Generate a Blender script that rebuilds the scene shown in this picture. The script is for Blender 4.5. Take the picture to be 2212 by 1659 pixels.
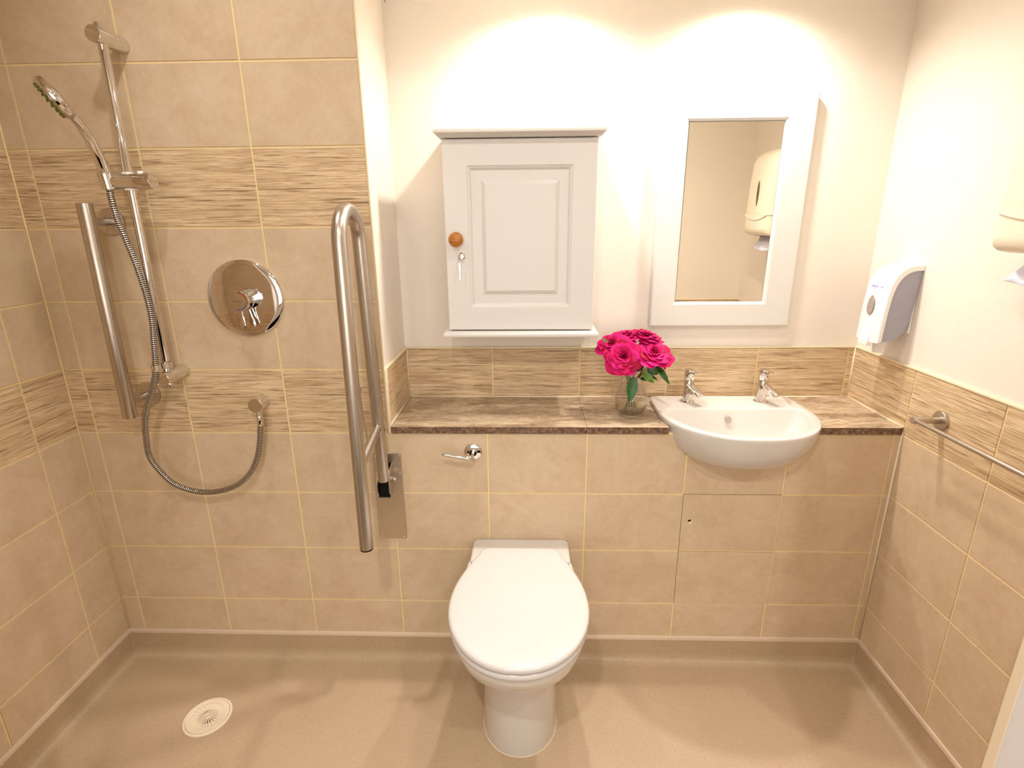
import bpy, bmesh, math, random
from mathutils import Vector, Matrix, noise
random.seed(7)
PI = math.pi
C = bpy.context.scene.collection
for o in list(bpy.data.objects): bpy.data.objects.remove(o)
SC = bpy.context.scene

# ------------------------------------------------------------------ camera
cd = bpy.data.cameras.new('camera'); cam = bpy.data.objects.new('camera', cd); C.objects.link(cam)
cam.location = (1.3233, -1.4941, 1.4337); cam.rotation_euler = (1.28034, 0.008464, 0.028078)
cd.sensor_fit = 'HORIZONTAL'; cd.sensor_width = 36; cd.lens = 18.785; cd.clip_start = 0.02
SC.camera = cam
# ------------------------------------------------------------------ world + view
w = bpy.data.worlds.new('world'); SC.world = w; w.use_nodes = True
w.node_tree.nodes['Background'].inputs[0].default_value = (1, .93, .85, 1)
w.node_tree.nodes['Background'].inputs[1].default_value = 0.15
SC.view_settings.view_transform = 'Standard'; SC.view_settings.look = 'None'
SC.view_settings.gamma = 1; SC.view_settings.use_curve_mapping = False
SC.view_settings.exposure = -0.07
# ------------------------------------------------------------------ dimensions
XL, XR, D = -0.0566, 2.4241, 0.2905
TW, TH, Z0 = 0.3005, 0.2, 0.232
XN = 0.904                      # left edge of the recess
ZW = 0.8535                     # worktop top
ZSOF, ZCEIL, YF = 2.056, 2.35, -0.80
WARM = (1.0, 0.885, 0.765)

def spot(name, loc, watts, col=WARM, r=.028, ang=140, blend=1.0, rot=(0, 0, 0)):
    l = bpy.data.lights.new(name, 'SPOT'); l.energy = watts; l.color = col
    l.shadow_soft_size = r; l.spot_size = math.radians(ang); l.spot_blend = blend
    o = bpy.data.objects.new(name, l); C.objects.link(o); o.location = loc; o.rotation_euler = rot
    return o
NICHE, MAIN = (1.0, .925, .85), (1.0, .965, .92)
LAMPS = [ # x, y, z, watts, angle, colour
    (1.38, .143, ZSOF - .012, 38.0, 164, NICHE), (1.95, .143, ZSOF - .012, 38.0, 164, NICHE),
    (1.62, -.42, ZCEIL - .012, 18.0, 172, MAIN), (0.62, -.46, ZCEIL - .012, 18.0, 168, MAIN),
    (1.10, -1.70, ZCEIL - .012, 70.0, 168, MAIN), (2.0, -1.70, ZCEIL - .012, 42.0, 168, MAIN)]
# added soft front fill, placed at an assumed hall window behind the camera
al = bpy.data.lights.new('window_fill', 'AREA'); al.shape = 'RECTANGLE'; al.size = 1.7; al.size_y = 1.3
al.energy = 19; al.color = (1, .975, .97)
ao = bpy.data.objects.new('window_fill', al); C.objects.link(ao); ao.location = (1.35, -2.63, 1.35); ao.rotation_euler = (PI/2, 0, 0)
for i, (x, y, z, wt, an, lc) in enumerate(LAMPS):
    spot('downlight_beam', (x, y, z), wt, lc, ang=an)

# ------------------------------------------------------------------ materials
MATS = {}
def newmat(n):
    m = bpy.data.materials.new(n); m.use_nodes = True; MATS[n] = m
    return m, m.node_tree, m.node_tree.nodes['Principled BSDF']
def s2l(c): return tuple(((v/255)/12.92 if v/255 <= .04045 else ((v/255+.055)/1.055)**2.4) for v in c)
def plain(n, rgb, rough=.5, metal=0, spec=.5, coat=0, aniso=0):
    m, t, b = newmat(n)
    b.inputs['Base Color'].default_value = (*s2l(rgb), 1); b.inputs['Roughness'].default_value = rough
    b.inputs['Metallic'].default_value = metal; b.inputs['Specular IOR Level'].default_value = spec
    b.inputs['Coat Weight'].default_value = coat; b.inputs['Coat Roughness'].default_value = .03
    b.inputs['Anisotropic'].default_value = aniso
    return m
def nd(t, ty, **kw):
    n = t.nodes.new(ty)
    for k, v in kw.items():
        if k.startswith('_'): setattr(n, k[1:], v)
        else: n.inputs[k.replace('__', ' ')].default_value = v
    return n
def ramp(t, src, stops, interp='LINEAR'):
    r = t.nodes.new('ShaderNodeValToRGB'); r.color_ramp.interpolation = interp
    e = r.color_ramp.elements
    while len(e) < len(stops): e.new(.5)
    for i, (p, c) in enumerate(stops):
        e[i].position = p; e[i].color = (*c, 1) if len(c) == 3 else c
    t.links.new(src, r.inputs[0]); return r.outputs[0]
def mix(t, fac, a, b, mode='MIX'):
    m = t.nodes.new('ShaderNodeMix'); m.data_type = 'RGBA'; m.blend_type = mode
    for s, v in ((m.inputs[0], fac), (m.inputs[6], a), (m.inputs[7], b)):
        if isinstance(v, (int, float)): s.default_value = v
        elif isinstance(v, tuple): s.default_value = (*v, 1)
        else: t.links.new(v, s)
    return m.outputs[2]
def coords(t, kind='Object', scale=(1, 1, 1)):
    tc = t.nodes.new('ShaderNodeTexCoord'); mp = t.nodes.new('ShaderNodeMapping')
    mp.inputs['Scale'].default_value = scale
    t.links.new(tc.outputs[kind], mp.inputs[0]); return mp.outputs[0]
def noi(t, vec, scale, detail=3, rough=.5, dist=0):
    n = nd(t, 'ShaderNodeTexNoise', Scale=scale, Detail=detail, Roughness=rough, Distortion=dist)
    t.links.new(vec, n.inputs['Vector']); return n.outputs['Fac']
def bump(t, b, h, strength, dist=.001):
    n = nd(t, 'ShaderNodeBump', Strength=strength, Distance=dist); t.links.new(h, n.inputs['Height'])
    t.links.new(n.outputs[0], b.inputs['Normal'])

# plain stone-look tile
m, t, b = newmat('tile')
uv = coords(t, 'UV')
c1 = ramp(t, noi(t, uv, 8, 5, .62, .8), [(.36, s2l((197, 171, 139))), (.5, s2l((209, 185, 153))), (.72, s2l((219, 199, 170)))])
c2 = mix(t, .35, c1, ramp(t, noi(t, uv, 45, 4, .7), [(.3, s2l((192, 164, 132))), (.7, s2l((222, 203, 175)))]))
c3 = mix(t, .25, c2, ramp(t, noi(t, uv, 420, 2, .7), [(.3, s2l((190, 164, 133))), (.7, s2l((222, 205, 177)))]))
t.links.new(c3, b.inputs['Base Color']); b.inputs['Roughness'].default_value = .36
b.inputs['Specular IOR Level'].default_value = .35
bump(t, b, noi(t, uv, 160, 4, .6), .12, .0006)
# streaky decor tile: long thin brown dashes over a pale wood-like grain
m, t, b = newmat('decor_tile')
uv = coords(t, 'UV')
a1 = noi(t, coords(t, 'UV', (4.5, 105, 1)), 1, 4, .62, .5)
a2 = noi(t, coords(t, 'UV', (10, 300, 1)), 1, 3, .65, .4)
a3 = noi(t, coords(t, 'UV', (3, 24, 1)), 1, 3, .55, .4)
base = ramp(t, a1, [(.32, s2l((169, 140, 104))), (.44, s2l((205, 175, 136))), (.54, s2l((224, 197, 158))), (.66, s2l((246, 225, 190)))])
base = mix(t, .42, base, ramp(t, a2, [(.36, s2l((160, 130, 94))), (.5, s2l((218, 190, 150))), (.66, s2l((246, 228, 194)))]))
base = mix(t, .22, base, ramp(t, a3, [(.35, s2l((180, 150, 112))), (.65, s2l((237, 211, 172)))]))
dk = noi(t, coords(t, 'UV', (7, 250, 1)), 1, 2, .6, .6)
dkm = ramp(t, dk, [(.555, (0, 0, 0)), (.63, (.72, .72, .72))])
gate = ramp(t, noi(t, coords(t, 'UV', (5, 52, 1)), 1, 3, .6), [(.36, (0, 0, 0)), (.56, (1, 1, 1))])
base = mix(t, mix(t, 1.0, dkm, gate, 'MULTIPLY'), base, s2l((112, 84, 54)))
dk2 = ramp(t, noi(t, coords(t, 'UV', (14, 420, 1)), 1, 2, .6, .4), [(.56, (0, 0, 0)), (.66, (.5, .5, .5))])
base = mix(t, dk2, base, s2l((133, 103, 68)))
sp = ramp(t, noi(t, uv, 600, 2, .7), [(.35, (.88, .88, .88)), (.65, (1.06, 1.06, 1.06))])
t.links.new(mix(t, 1.0, base, sp, 'MULTIPLY'), b.inputs['Base Color']); b.inputs['Roughness'].default_value = .38
b.inputs['Specular IOR Level'].default_value = .35
bump(t, b, a1, .25, .0008)
plain('grout', (240, 216, 164), .8, spec=.2)
plain('silicone', (232, 214, 186), .35)
plain('tile_trim', (236, 220, 188), .35)
plain('cap_strip', (226, 206, 184), .35)
m, t, b = newmat('cream_paint')
b.inputs['Base Color'].default_value = (*s2l((236, 227, 214)), 1); b.inputs['Roughness'].default_value = .55
b.inputs['Specular IOR Level'].default_value = .25
bump(t, b, noi(t, coords(t), 260, 3, .6), .06, .0005)
plain('white_ceiling', (240, 232, 216), .7, spec=.2)
plain('jamb_paint', (226, 222, 222), .35)
# vinyl floor
m, t, b = newmat('vinyl')
oc = coords(t)
f1 = ramp(t, noi(t, oc, 5, 3, .5), [(.3, s2l((183, 159, 129))), (.7, s2l((189, 164, 134)))])
f2 = mix(t, ramp(t, noi(t, oc, 210, 2, .6), [(.60, (0, 0, 0)), (.70, (.42, .42, .42))]), f1, s2l((110, 82, 56)))
f3 = mix(t, ramp(t, noi(t, coords(t, 'Object', (1, 1.1, 1)), 260, 2, .6), [(.62, (0, 0, 0)), (.70, (.14, .14, .14))]), f2, s2l((238, 214, 184)))
t.links.new(f3, b.inputs['Base Color']); b.inputs['Roughness'].default_value = .42
b.inputs['Specular IOR Level'].default_value = .35
bump(t, b, noi(t, oc, 500, 2, .6), .15, .0005)
# marble-look laminate
m, t, b = newmat('marble')
oc = coords(t)
rot = t.nodes.new('ShaderNodeMapping'); rot.inputs['Rotation'].default_value = (0, 0, math.radians(24)); rot.inputs['Scale'].default_value = (1.2, 4.6, 1)
t.links.new(oc, rot.inputs[0])
k1 = noi(t, rot.outputs[0], 3.0, 8, .62, 1.3)
col = ramp(t, k1, [(.30, s2l((96, 74, 54))), (.42, s2l((138, 112, 86))), (.50, s2l((176, 152, 124))), (.58, s2l((206, 186, 158))), (.66, s2l((170, 144, 114))), (.76, s2l((214, 196, 170)))])
k2 = noi(t, rot.outputs[0], 16, 7, .72, 1.1)
col = mix(t, .42, col, ramp(t, k2, [(.36, s2l((106, 82, 60))), (.5, s2l((164, 138, 110))), (.64, s2l((224, 207, 182)))]))
v1 = noi(t, rot.outputs[0], 1.5, 6, .62, .8)
col = mix(t, ramp(t, v1, [(.488, (0, 0, 0)), (.497, (.8, .8, .8)), (.506, (0, 0, 0))]), col, s2l((70, 60, 54)))
v2 = noi(t, rot.outputs[0], 3.4, 7, .68, 1.3)
col = mix(t, ramp(t, v2, [(.492, (0, 0, 0)), (.5, (.75, .75, .75)), (.509, (0, 0, 0))]), col, s2l((236, 220, 194)))
t.links.new(col, b.inputs['Base Color']); b.inputs['Roughness'].default_value = .3
m, t, b = newmat('marble_edge')
e1 = noi(t, coords(t), 95, 6, .72, .5)
t.links.new(ramp(t, e1, [(.3, s2l((62, 44, 32))), (.45, s2l((104, 78, 60))), (.58, s2l((136, 106, 84))), (.72, s2l((188, 164, 136)))]), b.inputs['Base Color'])
b.inputs['Roughness'].default_value = .35

plain('ceramic', (212, 206, 199), .07, spec=.55, coat=.4)
plain('seat_plastic', (212, 206, 202), .16, spec=.5)
plain('white_lacquer', (219, 215, 209), .3)
plain('white_plastic', (246, 242, 238), .28)
plain('cream_plastic', (240, 230, 208), .3)
plain('grey_plastic', (164, 162, 174), .35)
plain('chrome', (226, 222, 218), .045, 1)
plain('mirror_silver', (246, 242, 232), .0, 1)
plain('dark_groove', (92, 80, 68), .5, .6)
plain('black_plastic', (10, 9, 9), .6, spec=.2)
plain('dark_gap', (46, 36, 22), .9, spec=.1)
plain('nozzle_green', (112, 116, 50), .5)
plain('red_mark', (176, 30, 18), .4)
plain('blue_mark', (20, 74, 150), .4)
plain('print_blue', (110, 114, 196), .5)
plain('engrave', (150, 134, 122), .3, .6)
plain('paper', (214, 212, 226), .9, spec=.1)
plain('red_cord', (170, 40, 20), .7)
plain('drain_plastic', (240, 224, 200), .4)
plain('drain_dark', (96, 72, 40), .7)
plain('leaf', (44, 92, 34), .38)
plain('leaf_light', (96, 138, 52), .4)
plain('leaf_red', (110, 48, 34), .45)
plain('stem_green', (104, 128, 56), .5)
plain('stem_brown', (120, 96, 50), .5)
plain('sepal', (96, 124, 48), .5)
for n, rgb in (('petal', (208, 2, 92)), ('petal_light', (226, 24, 122)), ('petal_deep', (168, 0, 48))):
    m, t, b = newmat(n)
    c = ramp(t, noi(t, coords(t), 60, 3, .6), [(.3, s2l(tuple(int(v*.86) for v in rgb))), (.7, s2l(rgb))])
    t.links.new(c, b.inputs['Base Color']); b.inputs['Roughness'].default_value = .6
    b.inputs['Specular IOR Level'].default_value = .2
# brushed steel
m, t, b = newmat('steel')
br = noi(t, coords(t, 'Object', (900, 900, 14)), 1, 2, .6)
t.links.new(ramp(t, br, [(.3, s2l((186, 176, 164))), (.7, s2l((208, 199, 188)))]), b.inputs['Base Color'])
b.inputs['Metallic'].default_value = 1; b.inputs['Roughness'].default_value = .32
m, t, b = newmat('steel_plate')
pn = noi(t, coords(t), 130, 3, .6)
pm = noi(t, coords(t), 9, 2, .5)
pc = ramp(t, pn, [(.3, s2l((196, 180, 160))), (.42, s2l((208, 194, 176)))])
t.links.new(pc, b.inputs['Base Color']); b.inputs['Metallic'].default_value = .95
t.links.new(ramp(t, pn, [(.4, (.36, .36, .36)), (.7, (.42, .42, .42))]), b.inputs['Roughness'])
# wood knob
m, t, b = newmat('oak')
mp = t.nodes.new('ShaderNodeMapping'); tc = t.nodes.new('ShaderNodeTexCoord'); t.links.new(tc.outputs['Object'], mp.inputs[0])
mp.inputs['Rotation'].default_value = (0, math.radians(32), 0); mp.inputs['Scale'].default_value = (30, 30, 420)
t.links.new(ramp(t, noi(t, mp.outputs[0], 1, 3, .5), [(.3, s2l((150, 84, 18))), (.7, s2l((200, 132, 50)))]), b.inputs['Base Color'])
b.inputs['Roughness'].default_value = .3
# clear thin glass / water
def glassy(n, tint, edge, rough=.01):
    m = bpy.data.materials.new(n); m.use_nodes = True; MATS[n] = m; t = m.node_tree; t.nodes.clear()
    out = t.nodes.new('ShaderNodeOutputMaterial'); mx = t.nodes.new('ShaderNodeMixShader')
    tr = nd(t, 'ShaderNodeBsdfTransparent', Color=(*tint, 1)); gl = nd(t, 'ShaderNodeBsdfGlossy', Roughness=rough)
    lw = nd(t, 'ShaderNodeLayerWeight', Blend=.5)
    fac = ramp(t, lw.outputs['Facing'], [(0, (.04,)*3), (.5, (.10,)*3), (.8, (edge*.6,)*3), (1, (edge,)*3)])
    t.links.new(fac, mx.inputs[0]); t.links.new(tr.outputs[0], mx.inputs[1]); t.links.new(gl.outputs[0], mx.inputs[2])
    t.links.new(mx.outputs[0], out.inputs[0])
glassy('glass', (.99, .99, .985), .85); glassy('water', (.95, .93, .88), .25)
m = plain('window_smoke', (190, 180, 172), .05); m.node_tree.nodes['Principled BSDF'].inputs['Metallic'].default_value = .6
def emis(n, col, s):
    m = bpy.data.materials.new(n); m.use_nodes = True; MATS[n] = m; t = m.node_tree; t.nodes.clear()
    out = t.nodes.new('ShaderNodeOutputMaterial'); e = nd(t, 'ShaderNodeEmission', Color=(*col, 1), Strength=s)
    t.links.new(e.outputs[0], out.inputs[0])
emis('lamp_glow', (1, .9, .78), 12)

# ------------------------------------------------------------------ mesh helpers
def link(name, me, mats, parent=None, smooth=False):
    o = bpy.data.objects.new(name, me)
    for mm in (mats if isinstance(mats, (list, tuple)) else [mats]): me.materials.append(MATS[mm])
    if smooth:
        for p in me.polygons: p.use_smooth = True
    C.objects.link(o)
    if parent is not None:
        o.parent = parent
        o.matrix_parent_inverse = parent.matrix_basis.inverted()
    return o
def bobj(name, bm, mats, parent=None, smooth=False, auto=None, recalc=True):
    if recalc: bmesh.ops.recalc_face_normals(bm, faces=bm.faces[:])
    me = bpy.data.meshes.new(name)
    if auto is not None:
        for f in bm.faces: f.smooth = True
        for e in bm.edges:
            if len(e.link_faces) == 2 and (e.calc_face_angle(0) > math.radians(auto) or max(len(f.verts) for f in e.link_faces) > 8): e.smooth = False
    bm.to_mesh(me); bm.free()
    return link(name, me, mats, parent, smooth)
def box(bm, x0, x1, y0, y1, z0, z1, mi=0, bev=0, seg=2):
    vs = [bm.verts.new((x, y, z)) for x in (x0, x1) for y in (y0, y1) for z in (z0, z1)]
    fs = []
    for q in ((0, 1, 3, 2), (4, 6, 7, 5), (0, 4, 5, 1), (2, 3, 7, 6), (0, 2, 6, 4), (1, 5, 7, 3)):
        f = bm.faces.new([vs[i] for i in q]); f.material_index = mi; fs.append(f)
    if bev:
        es = list({e for f in fs for e in f.edges})
        r = bmesh.ops.bevel(bm, geom=es, offset=bev, segments=seg, affect='EDGES', profile=.5)
        for f in r['faces']: f.material_index = mi
    return vs
def frame(d):
    d = Vector(d).normalized()
    a = Vector((0, 0, 1)) if abs(d.z) < .9 else Vector((1, 0, 0))
    u = d.cross(a).normalized(); return u, d.cross(u).normalized(), d
def rings(bm, rs, mi=0, cap0=True, cap1=True, closed=True, mf=None):
    """rs: list of rings, each a list of points"""
    V = [[bm.verts.new(p) for p in r] for r in rs]; n = len(V[0])
    for i in range(len(V)-1):
        for j in range(n if closed else n-1):
            f = bm.faces.new((V[i][j], V[i][(j+1) % n], V[i+1][(j+1) % n], V[i+1][j]))
            f.material_index = mf(i) if mf else mi
    if cap0: f = bm.faces.new(V[0][::-1]); f.material_index = mi
    if cap1: f = bm.faces.new(V[-1]); f.material_index = mi
    return V
def circ(c, u, v, r, n=24, r2=None):
    c = Vector(c); r2 = r if r2 is None else r2
    return [c + u*math.cos(2*PI*k/n)*r + v*math.sin(2*PI*k/n)*r2 for k in range(n)]
def cyl(bm, p0, p1, r, r1=None, n=32, mi=0, bev=0):
    p0, p1 = Vector(p0), Vector(p1); u, v, d = frame(p1-p0); r1 = r if r1 is None else r1
    if bev:
        rs = [circ(p0, u, v, r-bev, n), circ(p0+d*bev*.3, u, v, r-bev*.3, n), circ(p0+d*bev, u, v, r, n), circ(p1-d*bev, u, v, r1, n), circ(p1-d*bev*.3, u, v, r1-bev*.3, n), circ(p1, u, v, r1-bev, n)]
    else: rs = [circ(p0, u, v, r, n), circ(p1, u, v, r1, n)]
    rings(bm, rs, mi)
def lathe(bm, c, axis, prof, n=40, mi=0, cap0=True, cap1=True, mf=None):
    """prof: (radius, height along axis)"""
    u, v, d = frame(axis); c = Vector(c)
    rings(bm, [circ(c+d*h, u, v, max(r, 1e-4), n) for r, h in prof], mi, cap0, cap1, mf=mf)
def catmull(P, per=8):
    P = [Vector(p) for p in P]; out = []
    Q = [P[0]*2-P[1]] + P + [P[-1]*2-P[-2]]
    for i in range(1, len(Q)-2):
        for k in range(per):
            t = k/per; a, b_, c, d = Q[i-1], Q[i], Q[i+1], Q[i+2]
            out.append(.5*((2*b_)+(c-a)*t+(2*a-5*b_+4*c-d)*t*t+(3*b_-a-3*c+d)*t**3))
    out.append(P[-1]); return out
def tube(bm, pts, rad, n=16, mi=0, mf=None, flat=None, ref=None, cap=True):
    """rad: float or function(index fraction); flat: second radius factor along ref"""
    pts = [Vector(p) for p in pts]; N = len(pts)
    d0 = (pts[1]-pts[0]).normalized()
    u = (Vector(ref) if ref else frame(d0)[0]); u = (u - d0*u.dot(d0)).normalized()
    rs = []
    for i, p in enumerate(pts):
        d = (pts[min(i+1, N-1)]-pts[max(i-1, 0)]).normalized()
        u = (u - d*u.dot(d)).normalized(); v = d.cross(u)
        r = rad(i/(N-1)) if callable(rad) else rad
        r, r2 = r if isinstance(r, tuple) else (r, r)
        rs.append(circ(p, u, v, r, n, r2))
    rings(bm, rs, mi, cap, cap, mf=mf)
def tag(o, label=None, cat=None, group=None, kind=None):
    if label: o['label'] = label
    if cat: o['category'] = cat
    if group: o['group'] = group
    if kind: o['kind'] = kind
    return o
def thing(name, label, cat, loc=(0, 0, 0), group=None):
    o = bpy.data.objects.new(name, None); C.objects.link(o); o.location = loc; o.empty_display_size = .05
    bpy.context.view_layer.update()
    return tag(o, label, cat, group)
def struct(o): o['kind'] = 'structure'; return o
def quad(bm, pts, mi=0):
    f = bm.faces.new([bm.verts.new(p) for p in pts]); f.material_index = mi; return f
def text_mesh(name, s, size, mat, parent, M, ext=.0002, align='CENTER'):
    cu = bpy.data.curves.new(name, 'FONT'); cu.body = s; cu.size = size; cu.extrude = ext; cu.align_x = align; cu.align_y = 'CENTER'
    to = bpy.data.objects.new(name, cu); C.objects.link(to); bpy.context.view_layer.update()
    me = bpy.data.meshes.new_from_object(to.evaluated_get(bpy.context.evaluated_depsgraph_get()))
    bpy.data.objects.remove(to); me.transform(M); me.materials.clear()
    return link(name, me, mat, parent)

# ------------------------------------------------------------------ tiled walls
GAP = .0048
def add_tiles(bm, uvl, org, U, N, us, zs, decor_rows=(), skip=(), zdec=None, prng=None):
    """us, zs: joint positions; every cell becomes a bevelled tile lying on the plane org+u*U, facing N"""
    U = Vector(U); N = Vector(N); org = Vector(org)
    for i in range(len(us)-1):
        for j in range(len(zs)-1):
            if (i, j) in skip: continue
            g = GAP/2; u0, u1, z0, z1 = us[i]+g, us[i+1]-g, zs[j]+g, zs[j+1]-g
            if u1-u0 < .002: continue
            P = lambda u, z, d: org + U*u + Vector((0, 0, z)) + N*d
            c = .0009
            o4 = [P(u0, z0, -.0022), P(u1, z0, -.0022), P(u1, z1, -.0022), P(u0, z1, -.0022)]
            m4 = [P(u0, z0, -c), P(u1, z0, -c), P(u1, z1, -c), P(u0, z1, -c)]
            i4 = [P(u0+c, z0+c, 0), P(u1-c, z0+c, 0), P(u1-c, z1-c, 0), P(u0+c, z1-c, 0)]
            vo, vm, vi = ([bm.verts.new(p) for p in q] for q in (o4, m4, i4))
            fs = [bm.faces.new(vi)]
            for k in range(4):
                fs.append(bm.faces.new((vm[k], vm[(k+1) % 4], vi[(k+1) % 4], vi[k])))
                fs.append(bm.faces.new((vo[k], vo[(k+1) % 4], vm[(k+1) % 4], vm[k])))
            mi = 2 if j in decor_rows else 1
            ru, rv = random.uniform(0, 40), random.uniform(0, 40)
            for f in fs:
                f.material_index = mi
                if f.normal.dot(N) < 0: pass
                for l in f.loops:
                    q = l.vert.co - org; l[uvl].uv = (q.dot(U)+ru, q.z+rv)
TM = ['grout', 'tile', 'decor_tile', 'cream_paint', 'dark_gap']
zrows = [.1] + [Z0+TH*j for j in range(0, 11)] + [ZCEIL]      # joints, row r(j) is index j+1
ZT1 = Z0+4*TH                                                 # 1.032 top of the decor band

# back wall: full height in the shower, boxed low wall with the recess above it on the right
bm = bmesh.new(); uvl = bm.loops.layers.uv.new('UVMap')
us = [XL] + [i*TW for i in range(0, 4)] + [XN]
add_tiles(bm, uvl, (0, 0, 0), (1, 0, 0), (0, -1, 0), us, zrows, decor_rows=(4, 7))
us2 = [XN+.001] + [i*TW for i in range(4, 9)] + [XR]
zl = [.1] + [Z0+TH*j for j in range(0, 4)]
# the tile that straddles the recess edge is cut only above the worktop
us_low = [3*TW] + [i*TW for i in range(4, 9)] + [XR]
bm.free(); bm = bmesh.new(); uvl = bm.loops.layers.uv.new('UVMap')
add_tiles(bm, uvl, (0, 0, 0), (1, 0, 0), (0, -1, 0), [XL]+[i*TW for i in range(0, 4)], zrows, decor_rows=(4, 7))
add_tiles(bm, uvl, (0, 0, 0), (1, 0, 0), (0, -1, 0), us_low, zl, skip={(3, 1), (3, 2)})
g = .0022
# grout bed / masonry
def wallface(bm, x0, x1, z0, z1, y=g): quad(bm, [(x0, y, z0), (x1, y, z0), (x1, y, z1), (x0, y, z1)], 0)
wallface(bm, XL-.1, XN-.004, .0, ZCEIL)
px0, px1, pz0, pz1 = 6*TW, 7*TW, Z0, Z0+2*TH
wallface(bm, XN-.004, px0, .0, .832); wallface(bm, px1, XR+.1, .0, .832)
wallface(bm, px0, px1, .0, pz0); wallface(bm, px0, px1, pz1, .832)
quad(bm, [(px0, .02, pz0), (px1, .02, pz0), (px1, .02, pz1), (px0, .02, pz1)], 4)
for (a, b_, c, d) in ((px0, pz0, px0, pz1), (px1, pz0, px1, pz1), (px0, pz0, px1, pz0), (px0, pz1, px1, pz1)):
    quad(bm, [(a, g, b_), (c, g, d), (c, .02, d), (a, .02, b_)], 4)
quad(bm, [(XN-.004, g, .832), (XR+.1, g, .832), (XR+.1, D+.02, .832), (XN-.004, D+.02, .832)], 0)
# recess: painted back and left cheek
quad(bm, [(XN-.004, D+.006, .832), (XR+.1, D+.006, .832), (XR+.1, D+.006, ZCEIL), (XN-.004, D+.006, ZCEIL)], 3)
quad(bm, [(XN-.004, g, .832), (XN-.004, D+.02, .832), (XN-.004, D+.02, ZCEIL), (XN-.004, g, ZCEIL)], 3)
# decor band in the recess (back, left return)
add_tiles(bm, uvl, (0, D, 0), (1, 0, 0), (0, -1, 0), [XN+.004]+[i*TW for i in range(4, 9)]+[XR], [ZW, ZT1-.003], decor_rows=(0,))
add_tiles(bm, uvl, (XN+.003, 0, 0), (0, 1, 0), (1, 0, 0), [.006, D], [ZW, ZT1-.003], decor_rows=(0,))
quad(bm, [(XN, D+g, ZW-.03), (XR+.01, D+g, ZW-.03), (XR+.01, D+g, ZT1-.004), (XN, D+g, ZT1-.004)], 0)
quad(bm, [(XN+.001, g, ZW-.03), (XN+.001, D+g, ZW-.03), (XN+.001, D+g, ZT1-.004), (XN+.001, g, ZT1-.004)], 0)
# recessed shower return: last column beside the edge above the worktop line
add_tiles(bm, uvl, (0, 0, 0), (1, 0, 0), (0, -1, 0), [3*TW-.3, 3*TW-.2999], [0, 1])
box(bm, 3*TW-.002, XN-.0005, .0, g, .832, ZCEIL, 0)
# opening in the boxed wall for the basin
for axx, vals in ((0, (-.206, -.192, -.178, -.171, -.14, .14, .171, .178, .192, .206)), (2, (.760, .764, .775, .80)), (1, (.235,))):
    for v_ in vals:
        co = [0, 0, 0]; no = [0, 0, 0]; co[axx] = v_ + (1.967 if axx == 0 else 0); no[axx] = 1
        geo = [f for f in bm.faces if 1.55 < f.calc_center_median().x < 2.36 or f.calc_area() > .05]
        geo = geo + list({e for f in geo for e in f.edges}) + list({v for f in geo for v in f.verts})
        bmesh.ops.bisect_plane(bm, geom=geo, plane_co=co, plane_no=no)
kill = []
for f in bm.faces:
    c_ = f.calc_center_median(); dx = abs(c_.x-1.967)
    if c_.y < .004 and .76 < c_.z < .8325 and (dx < .14 or (dx < .171 and c_.z > .764) or (dx < .178 and c_.z > .775) or (dx < .192 and c_.z > .80)): kill.append(f)
    elif abs(c_.z-.832) < 1e-4 and dx < .206 and c_.y < .235: kill.append(f)
bmesh.ops.delete(bm, geom=kill, context='FACES')
struct(bobj('wall_back', bm, TM, recalc=False))

# left wall
bm = bmesh.new(); uvl = bm.loops.layers.uv.new('UVMap')
us = [-1.05, -.7405, -.44, -.1395, 0]
add_tiles(bm, uvl, (XL, 0, 0), (0, 1, 0), (1, 0, 0), us, zrows, decor_rows=(4, 7))
box(bm, XL-.1, XL-g, YF-.12, .05, 0, ZCEIL, 0)
struct(bobj('wall_left', bm, TM, recalc=False))
# right wall: tiled to the top of the decor band, painted above
bm = bmesh.new(); uvl = bm.loops.layers.uv.new('UVMap')
us = [YF, -.604, -.3034, -.0029]
zr = [.1]+[Z0+TH*j for j in range(0, 4)]
add_tiles(bm, uvl, (XR, 0, 0), (0, 1, 0), (-1, 0, 0), us, zr)
add_tiles(bm, uvl, (XR, 0, 0), (0, 1, 0), (-1, 0, 0), us+[D], [Z0+TH*3, ZT1-.003], decor_rows=(0,))
box(bm, XR+g, XR+.1, YF-.12, D+.02, 0, ZT1-.004, 0)
box(bm, XR+.006, XR+.1, YF-.12, D+.02, ZT1-.004, ZCEIL, 3)
struct(bobj('wall_right', bm, TM, recalc=False))
# front wall with the wide doorway the camera looks through
JX, JL = 2.087, .34
bm = bmesh.new(); uvl = bm.loops.layers.uv.new('UVMap')
add_tiles(bm, uvl, (0, YF, 0), (-1, 0, 0), (0, 1, 0), [-XR, -2.285, -JX], [.1]+[Z0+TH*j for j in range(0, 4)]+[ZT1-.003], decor_rows=(4,))
add_tiles(bm, uvl, (0, YF, 0), (-1, 0, 0), (0, 1, 0), [-JL, -.0, -XL], zrows, decor_rows=(4, 7))
box(bm, JX, XR+.1, YF-.12, YF-g, 0, ZT1-.004, 0); box(bm, JX, XR+.1, YF-.12, YF-.006, ZT1-.004, ZCEIL, 3)
box(bm, XL-.1, JL, YF-.12, YF-g, 0, ZCEIL, 0)
box(bm, JL, JX, YF-.12, YF-g, 2.1, ZCEIL, 3)
struct(bobj('wall_front', bm, TM, recalc=False))
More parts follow.
